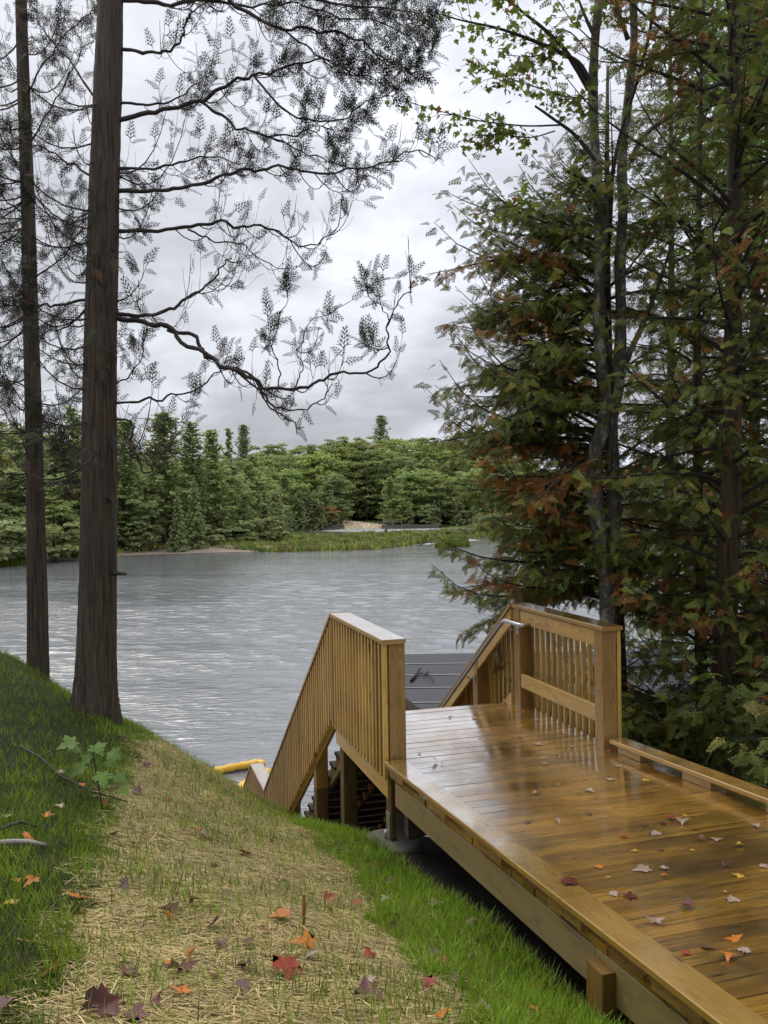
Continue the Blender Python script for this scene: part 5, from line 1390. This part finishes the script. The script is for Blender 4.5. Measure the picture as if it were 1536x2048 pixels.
def forest():
    # notable trees, surveyed one by one: column, distance, height, kind, label
    for px, d, h, k, lb in ((328, 127, 19.5, 'pine', 'tallest white pine right of the thick cedar trunk, ragged top above the others'), (385, 131, 18.6, 'pine', 'white pine just right of the tallest pine on the far shore'), (425, 136, 17.5, 'lightpine', 'broad lighter pine at the right end of the tall far group'),
        (150, 118, 19.3, 'pine', 'white pine showing between the two foreground trunks'), (110, 116, 15.5, 'pine', 'lower pine behind the thin foreground stem'), (250, 121, 17.8, 'pine', 'pine just right of the thick foreground trunk'), (355, 118, 8.6, 'spruce', 'dark spruce low on the far shore below the tallest pine'), (300, 119, 7.5, 'hard', 'low shore hardwood left of the dark spruce'),
        (390, 122, 9.5, 'spruce', 'second dark spruce just right of the low one on the far shore'), (460, 150, 14.0, 'hard', 'dense green hardwood behind the left end of the reeds'), (440, 140, 11, 'hard', 'hardwood in front of the broad lighter pine'), (780, 203, 11.2, 'lightpine', 'light green pine standing alone right beside the waterfall'), (822, 208, 15.0, 'lightpine', 'taller light green pine right of the waterfall'),
        (662, 199, 5.2, 'red', 'scarlet maple left of the waterfall'), (880, 206, 9.5, 'snag', 'pale dead trunk standing in the trees right of the waterfall'), (737, 240, 15, 'snag', 'bare dead tree behind the waterfall'), (765, 262, 20, 'pine', 'dark pine rising above the ridge line over the waterfall'),
        (820, 200, 4.6, 'yellow', 'low yellow bush-like tree on the bank right of the waterfall'), (850, 200, 5.5, 'bright', 'low bright green tree on the bank right of the yellow one'), (785, 200, 3.6, 'yellow', 'small yellow green shrub at the right edge of the waterfall'), (960, 206, 11, 'bright', 'bright green hardwood near the right end of the visible far shore'), (0, 112, 12.5, 'yellow', 'yellow topped hardwood at the far left edge'),
        (460, 190, 20.5, 'spruce', 'dark spruce on the skyline right of the tall pines'), (490, 245, 18.5, 'pine', 'pine breaking the skyline above the reeds'), (600, 196, 8.5, 'cedar', 'olive cedar on the shore left of the waterfall'), (640, 198, 8.0, 'cedar', 'olive cedar beside the scarlet maple'), (570, 192, 9.0, 'cedar', 'olive cedar at the left end of the inlet'), (915, 207, 8.0, 'cedar', 'narrow cedar right of the pale dead trunk')):
        x = px_x(px, d); far_tree(k, x, d, h, max(.2, float(hill_z(np.array([x]), np.array([d * 1.0]))[0])), lb)
    for px, d, h in ((20, 98, 5.0), (60, 100, 4.6), (110, 103, 4.8), (-20, 96, 5.4), (140, 108, 4.2), (270, 119, 3.8), (420, 128, 3.6), (500, 135, 3.7), (528, 136, 4.2), (548, 137, 3.4), (470, 131, 2.8), (985, 160, 3.6), (1005, 158, 4.2), (965, 163, 2.6)):
        far_tree('bush', px_x(px, d), d, h, .25, None, 'shore', 1.5)
    for px, d, h in ((575, 124, 1.1), (620, 128, 1.2), (655, 121, 1.0), (690, 130, 1.1), (720, 122, 1.0), (760, 132, 1.1), (800, 138, 1.3), (840, 142, 1.7), (880, 148, 2.1), (925, 152, 2.0), (960, 155, 2.4), (905, 123, 1.2), (600, 140, 1.4), (650, 145, 1.3), (500, 131, 1.6)):
        far_tree('bush', px_x(px, d), d, h, 0, None, 'island', 2.0)
    for px, d, h, k, w_ in ((690, 226, 7, 'hard', 1.2), (706, 230, 8.5, 'lightpine', 1.1), (722, 228, 6.5, 'hard', 1.3), (741, 231, 9, 'hard', 1.2), (757, 228, 7.5, 'lightpine', 1.2), (771, 224, 6.5, 'hard', 1.2)):
        far_tree(k, px_x(px, d), d, h, 1.0, None, 'bank', w_)
    cum = np.concatenate([[0], np.cumsum(np.hypot(*np.diff(SH, axis=0).T))])
    rows = ((1.5, 3.2, 'front'), (6.5, 3.6, 'second'), (13, 4.0, 'third'), (20, 3.5, 'middle'), (28, 3.4, 'upper'), (36, 3.4, 'high'), (45, 3.3, 'ridge'), (55, 2.7, 'crest'))
    cand = []
    for off, sp_, row in rows:
        t_ = 0.0 if off < 18 else -85.0
        while t_ < (cum[-1] if off < 18 else 62):
            t_ += sp_ * R.uniform(.75, 1.25)
            if off < 18:
                if t_ >= cum[-1]: break
                i = int(np.searchsorted(cum, t_) - 1); e = (SH[i + 1] - SH[i]) / (cum[i + 1] - cum[i]); nrm = np.array([-e[1], e[0]])
                p = SH[i] + e * (t_ - cum[i]) + nrm * (off + R.uniform(-2, 2)) + e * R.uniform(-1, 1)
            else:
                p = np.array([t_, float(np.interp(t_, [-85, -50, -36, -26, -14, 60], [108, 124, 158, 192, 206, 208])) + off + R.uniform(-2.5, 2.5)])
            cand.append((p, off, row))
    for p, off, row in cand:
            d = float(shore_d(np.array([p[0]]), np.array([p[1]]))[0])
            if d < min(off * .5, 6): continue
            px = 768 + p[0] / p[1] * F
            if px < -30 or px > 1060 or p[1] > 300: continue
            if abs(p[0] + 4.2) < 6.2 and p[1] < 226: continue
            q = R.random(); lft = px < 470
            if row == 'front': k = 'cedar' if q < .45 else 'hard' if q < .8 else 'spruce'; h = R.uniform(6, 9.5)
            elif lft and row in ('second', 'third', 'middle'): k = 'hard' if q < .62 else 'pine' if q < .76 else 'lightpine' if q < .88 else 'bright'; h = R.uniform(10, 14.5)
            elif row in ('second', 'third'): k = 'pine' if q < .10 else 'lightpine' if q < .25 else 'hard' if q < .80 else 'bright'; h = R.uniform(10.5, 14.5)
            else: k = 'hard' if q < .62 else 'pine' if q < .69 else 'bright' if q < .82 else 'yellow' if q < .90 else 'lightpine'; h = R.uniform(10, 14.5)
            if row in ('middle', 'upper', 'high', 'ridge', 'crest'): h *= .95 if lft else 1.12
            elif not lft and row in ('second', 'third'): h *= .95
            if p[1] < 120: h *= .85
            far_tree(k, p[0], p[1], h, None, None, row, (1.4 if k in ('hard', 'bright', 'yellow') else 1.2) if row in ('front', 'second', 'third') else (1.35 if k in ('hard', 'bright', 'yellow') else 1.1))
forest()
def seg(px): return 'left of the thin stem' if px < 50 else 'between the near trunks' if px < 165 else 'right of the thick trunk' if px < 330 else 'below the tall pines' if px < 460 else 'behind the reeds' if px < 600 else 'left of the falls' if px < 690 else 'behind the falls' if px < 770 else 'right of the falls' if px < 900 else 'by the right cedars'
RW = {'front': 'front row', 'second': 'second row', 'third': 'third row', 'middle': 'mid slope', 'upper': 'upper slope', 'high': 'high slope', 'ridge': 'near the ridge', 'crest': 'on the skyline', 'shore': 'at the water edge', 'island': 'on the reed island', 'bank': 'at the head of the waterfall'}
OR2 = ['leftmost', 'second', 'third', 'fourth', 'fifth', 'sixth', 'seventh', 'eighth', 'ninth', 'tenth', 'eleventh', 'twelfth', 'thirteenth', 'fourteenth', 'fifteenth', 'sixteenth', 'seventeenth', 'eighteenth', 'nineteenth', 'twentieth']
NUM = ['', 'one', 'two', 'three', 'four', 'five', 'six', 'seven', 'eight', 'nine', 'ten', 'eleven', 'twelve', 'thirteen', 'fourteen', 'fifteen', 'sixteen', 'seventeen', 'eighteen', 'nineteen', 'twenty']
cells = {}
for i, f in enumerate(FARS):
    if f[6] is None: cells.setdefault((f[0], f[7], seg(768 + f[1] / f[2] * F)), []).append(i)
flab = {}
for (k, row, sg), ii in cells.items():
    ii.sort(key=lambda i: FARS[i][1] / FARS[i][2]); dsc = DESC[k][1]
    for n, i in enumerate(ii):
        flab[i] = f'{dsc}, {RW[row]}, {sg}' if len(ii) == 1 else f'{OR2[n]} {dsc} of {NUM[len(ii)]}, {RW[row]}, {sg}'
for i, (k, x, y, z, s, pr, lb, row, wide) in enumerate(FARS):
    nm, dsc, cat = DESC[k]
    t = thing(nm, lb or flab[i], cat, (x, y, z - .1), R.uniform(0, 2 * PI), None if k in ('red', 'snag') else cat + ' trees on the far shore' if cat != 'bush' else 'bushes on the far shore')
    w = s * R.uniform(.9, 1.15) * wide; t.scale = (w * 1.08, w * 1.08, s)
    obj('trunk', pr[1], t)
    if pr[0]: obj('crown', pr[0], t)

# reeds and marsh plants on the low island, the islet, the shore fringe
def reeds(name, label, poly, n, h0, h1, cols, w=.10, seed=3, zb=.0):
    poly = np.array(poly, float); lo, hi = poly.min(0), poly.max(0); r = np.random.default_rng(seed)
    x, y = r.uniform(lo[0], hi[0], n), r.uniform(lo[1], hi[1], n); k = inside(poly, x, y); x, y = x[k], y[k]; n = len(x)
    f = clump(x * .5 + seed, y * .25, .8); h = (h0 + (h1 - h0) * f) * r.uniform(.6, 1.2, n); a = r.uniform(0, PI, n)
    X = np.stack([np.cos(a), np.sin(a), 0 * a], -1) * (w * r.uniform(.6, 1.5, n))[:, None]
    Z = norm(np.stack([r.normal(0, .25, n), r.normal(0, .25, n), np.ones(n)], -1)) * h[:, None]; Y = np.stack([-np.sin(a), np.cos(a), 0 * a], -1) * h[:, None]
    cols = np.array(cols); g = clump(x * .35 + 9, y * .3 + seed, .6); idx = np.clip((g * len(cols) + r.normal(0, .7, n)).astype(int), 0, len(cols) - 1)
    col = cols[idx] * r.uniform(.6, 1.3, (n, 1))
    tag(obj(name, scatter(name, blade_proto(.3), M_GRASS, np.stack([x, y, 0 * x + zb], -1), X, Y, Z, np.ones(n), col)), label, 'reeds', kind='stuff')
MARSH = [(.11, .17, .04), (.20, .26, .05), (.36, .36, .06), (.16, .20, .05), (.24, .18, .07), (.13, .19, .045)]
isl = [(px_x(430, 122), 122), (px_x(500, 117), 117), (px_x(545, 115), 115), (px_x(600, 115.5), 115.5), (px_x(680, 116), 116), (px_x(760, 118), 118), (px_x(800, 123), 123), (px_x(870, 135), 135), (px_x(940, 145), 145), (px_x(1010, 150), 150), (px_x(1060, 152), 152), (px_x(1060, 166), 166), (px_x(930, 170), 170), (px_x(800, 166), 166), (px_x(690, 163), 163), (px_x(620, 165), 165), (px_x(560, 165), 165), (px_x(450, 137), 137)]
reeds('reeds', 'yellow green reeds and marsh plants on the low island', isl, 52000, .3, 1.05, MARSH, .19, 3)
reeds('reeds', 'short green plants on the small islet right of the island', [(px_x(868, 120), 120), (px_x(900, 119), 119), (px_x(940, 121), 121), (px_x(935, 128), 128), (px_x(890, 129), 129)], 3800, .4, 1.2, [(.10, .15, .02), (.20, .21, .03), (.13, .10, .04)], .10, 8)
reeds('reeds', 'green fringe of water plants along the far left shore', [(-62, 88), (-46, 96), (-41, 101), (-36, 110), (-30, 122), (-20, 126), (-12.5, 120), (-18, 132), (-30, 134), (-36, 118), (-46, 103), (-62, 95)], 16000, .5, 1.3, MARSH[:3], .11, 5, .1)
reeds('reeds', 'bright yellow green plants at the left edge of the far shore', [(px_x(-60, 95), 95), (px_x(40, 97), 97), (px_x(90, 100), 100), (px_x(90, 103), 103), (px_x(-60, 99), 99)], 3000, .5, 1.0, [(.22, .26, .03), (.15, .2, .03)], .10, 6)

# rock ledges, waterfall, rapids
def ledge(label, x0, x1, y, h, seed):
    r = np.random.default_rng(seed); b = MB(); x = x0
    while x < x1:
        w = r.uniform(1.2, 3.2)
        for q in range(2):
            hh = h * (.55 if q == 0 else 1.0) * r.uniform(.8, 1.15); d = 2.2 - .8 * q
            b.beam((x - .1, y + d / 2 + .5 * q + r.normal(0, .15), hh / 2 - .1), (x + w, y + d / 2 + .5 * q + r.normal(0, .15), hh / 2 - .1), d, hh, bev=.12)
        x += w * .9
    tag(b.build('rock_ledge', M_ROCK), label, 'rocks')
ledge('dark rock ledge along the water left of the waterfall', px_x(565, 196), px_x(683, 198), 197.2, 1.1, 1)
ledge('dark rock ledge along the water right of the waterfall', px_x(765, 197), px_x(868, 198), 196.6, .9, 2)
def falls():
    m, t, b = mat('falling water'); pos = t.new('ShaderNodeNewGeometry').outputs['Position']
    n = t.noise(t.mapping(pos, (2.2, .35, .5)), 1.0, 5, 0.65); t.link(t.ramp(n, [(.34, (.30, .19, .07)), (.52, (.52, .40, .24)), (.70, (.85, .82, .76))]), b.inputs['Base Color']); b.inputs['Roughness'].default_value = .4
    bump(t, b, n, .6, .2)
    xs = np.linspace(px_x(684, 204), px_x(772, 204), 60); V = []
    prof = [(214, 1.55), (208, 1.45), (205.5, 1.3), (203.5, .95), (201.5, .5), (199, .12), (196, .05)]
    for y, z in prof:
        for x in xs:
            q_ = (x - xs[0]) / (xs[-1] - xs[0]); f = 1 - .62 * q_ ** 1.3
            V.append((x, 205 + (y - 205) * (1.1 - .5 * q_) + .4 * math.sin(x * 2.3), z * f + .10 * math.sin(x * 3.1) * (z > .1) * (z < 1.4) + .06 * math.sin(x * 7 + y)))
    n_ = len(xs); Q = np.array([(i * n_ + k, i * n_ + k + 1, (i + 1) * n_ + k + 1, (i + 1) * n_ + k) for i in range(len(prof) - 1) for k in range(n_ - 1)])[:, ::-1]
    tag(obj('waterfall', raw_mesh('waterfall', np.array(V), Q, np.ones((len(V), 3)), m, True)), 'low tan and white waterfall sliding over a ledge on the far side', 'waterfall')
    m2, t, b = mat('white water'); pos = t.new('ShaderNodeNewGeometry').outputs['Position']
    n = t.noise(t.mapping(pos, (1.1, 1.6, 1)), 1.0, 4, 0.6); c = t.ramp(n, [(.44, (.10, .10, .095)), (.54, (.42, .42, .41)), (.64, (.85, .85, .85))])
    t.link(c, b.inputs['Base Color']); b.inputs['Roughness'].default_value = .35; bump(t, b, n, .5, .2)
    r1 = [(px_x(650, 186), 186), (px_x(760, 176), 176), (px_x(800, 182), 182), (px_x(940, 190), 190), (px_x(940, 195), 195), (px_x(775, 195), 195), (px_x(765, 199), 199), (px_x(684, 199), 199), (px_x(640, 190), 190)]
    V = np.array([(x, y, .03) for x, y in r1]); me = bpy.data.meshes.new('rapids'); me.from_pydata(V.tolist(), [], [tuple(range(len(V)))]); me.materials.append(m2)
    tag(obj('rapids', me), 'white water rapids below the waterfall', 'rapids', kind='structure')
    r2 = [(px_x(800, 127), 127), (px_x(870, 128), 128), (px_x(960, 138), 138), (px_x(935, 143), 143), (px_x(860, 132), 132)]
    V = np.array([(x, y, .02) for x, y in r2]); me = bpy.data.meshes.new('shallows'); me.from_pydata(V.tolist(), [], [tuple(range(len(V)))]); me.materials.append(m2)
    tag(obj('shallows', me), 'broken water in the channel between island and islet', 'shallows', kind='structure')
    b = MB(); x = px_x(771, 176); b.tube([(x, 176, -.3), (x + .1, 176, .5), (x - .05, 176, 1.1)], [.35, .3, .16], 8, wob=.1); tag(b.build('stump', M_ROCK), 'dark upright stump in the shallows below the waterfall', 'stump')
    ft = thing('fence', 'short weathered rail fence by the light pine beside the waterfall', 'fence', (px_x(785, 199), 199, .9)); b = MB()
    for z in (.6, 1.0): b.beam((-2.2, 0, z), (2.2, 0, z), .08, .12)
    b.build('rail', M_PALE, ft)
    for x in (-2, 0, 2): one('fence_post', M_PALE, ft, (x, .1, -.5), (x, .1, 1.1), .12, .12, side=(1, 0, 0), up=(0, 1, 0))
falls()
b = MB()
for px0, px1 in ((236, 274), (280, 298), (306, 312), (328, 352)):
    b.tube([(px_x(px0, 122), 121.5, .62), (px_x(px1, 122), 121.5, .62)], .13, 8)
tag(b.build('containment_boom', M_BOOM), 'thin broken line of yellow boom along the far sand spit', 'boom')
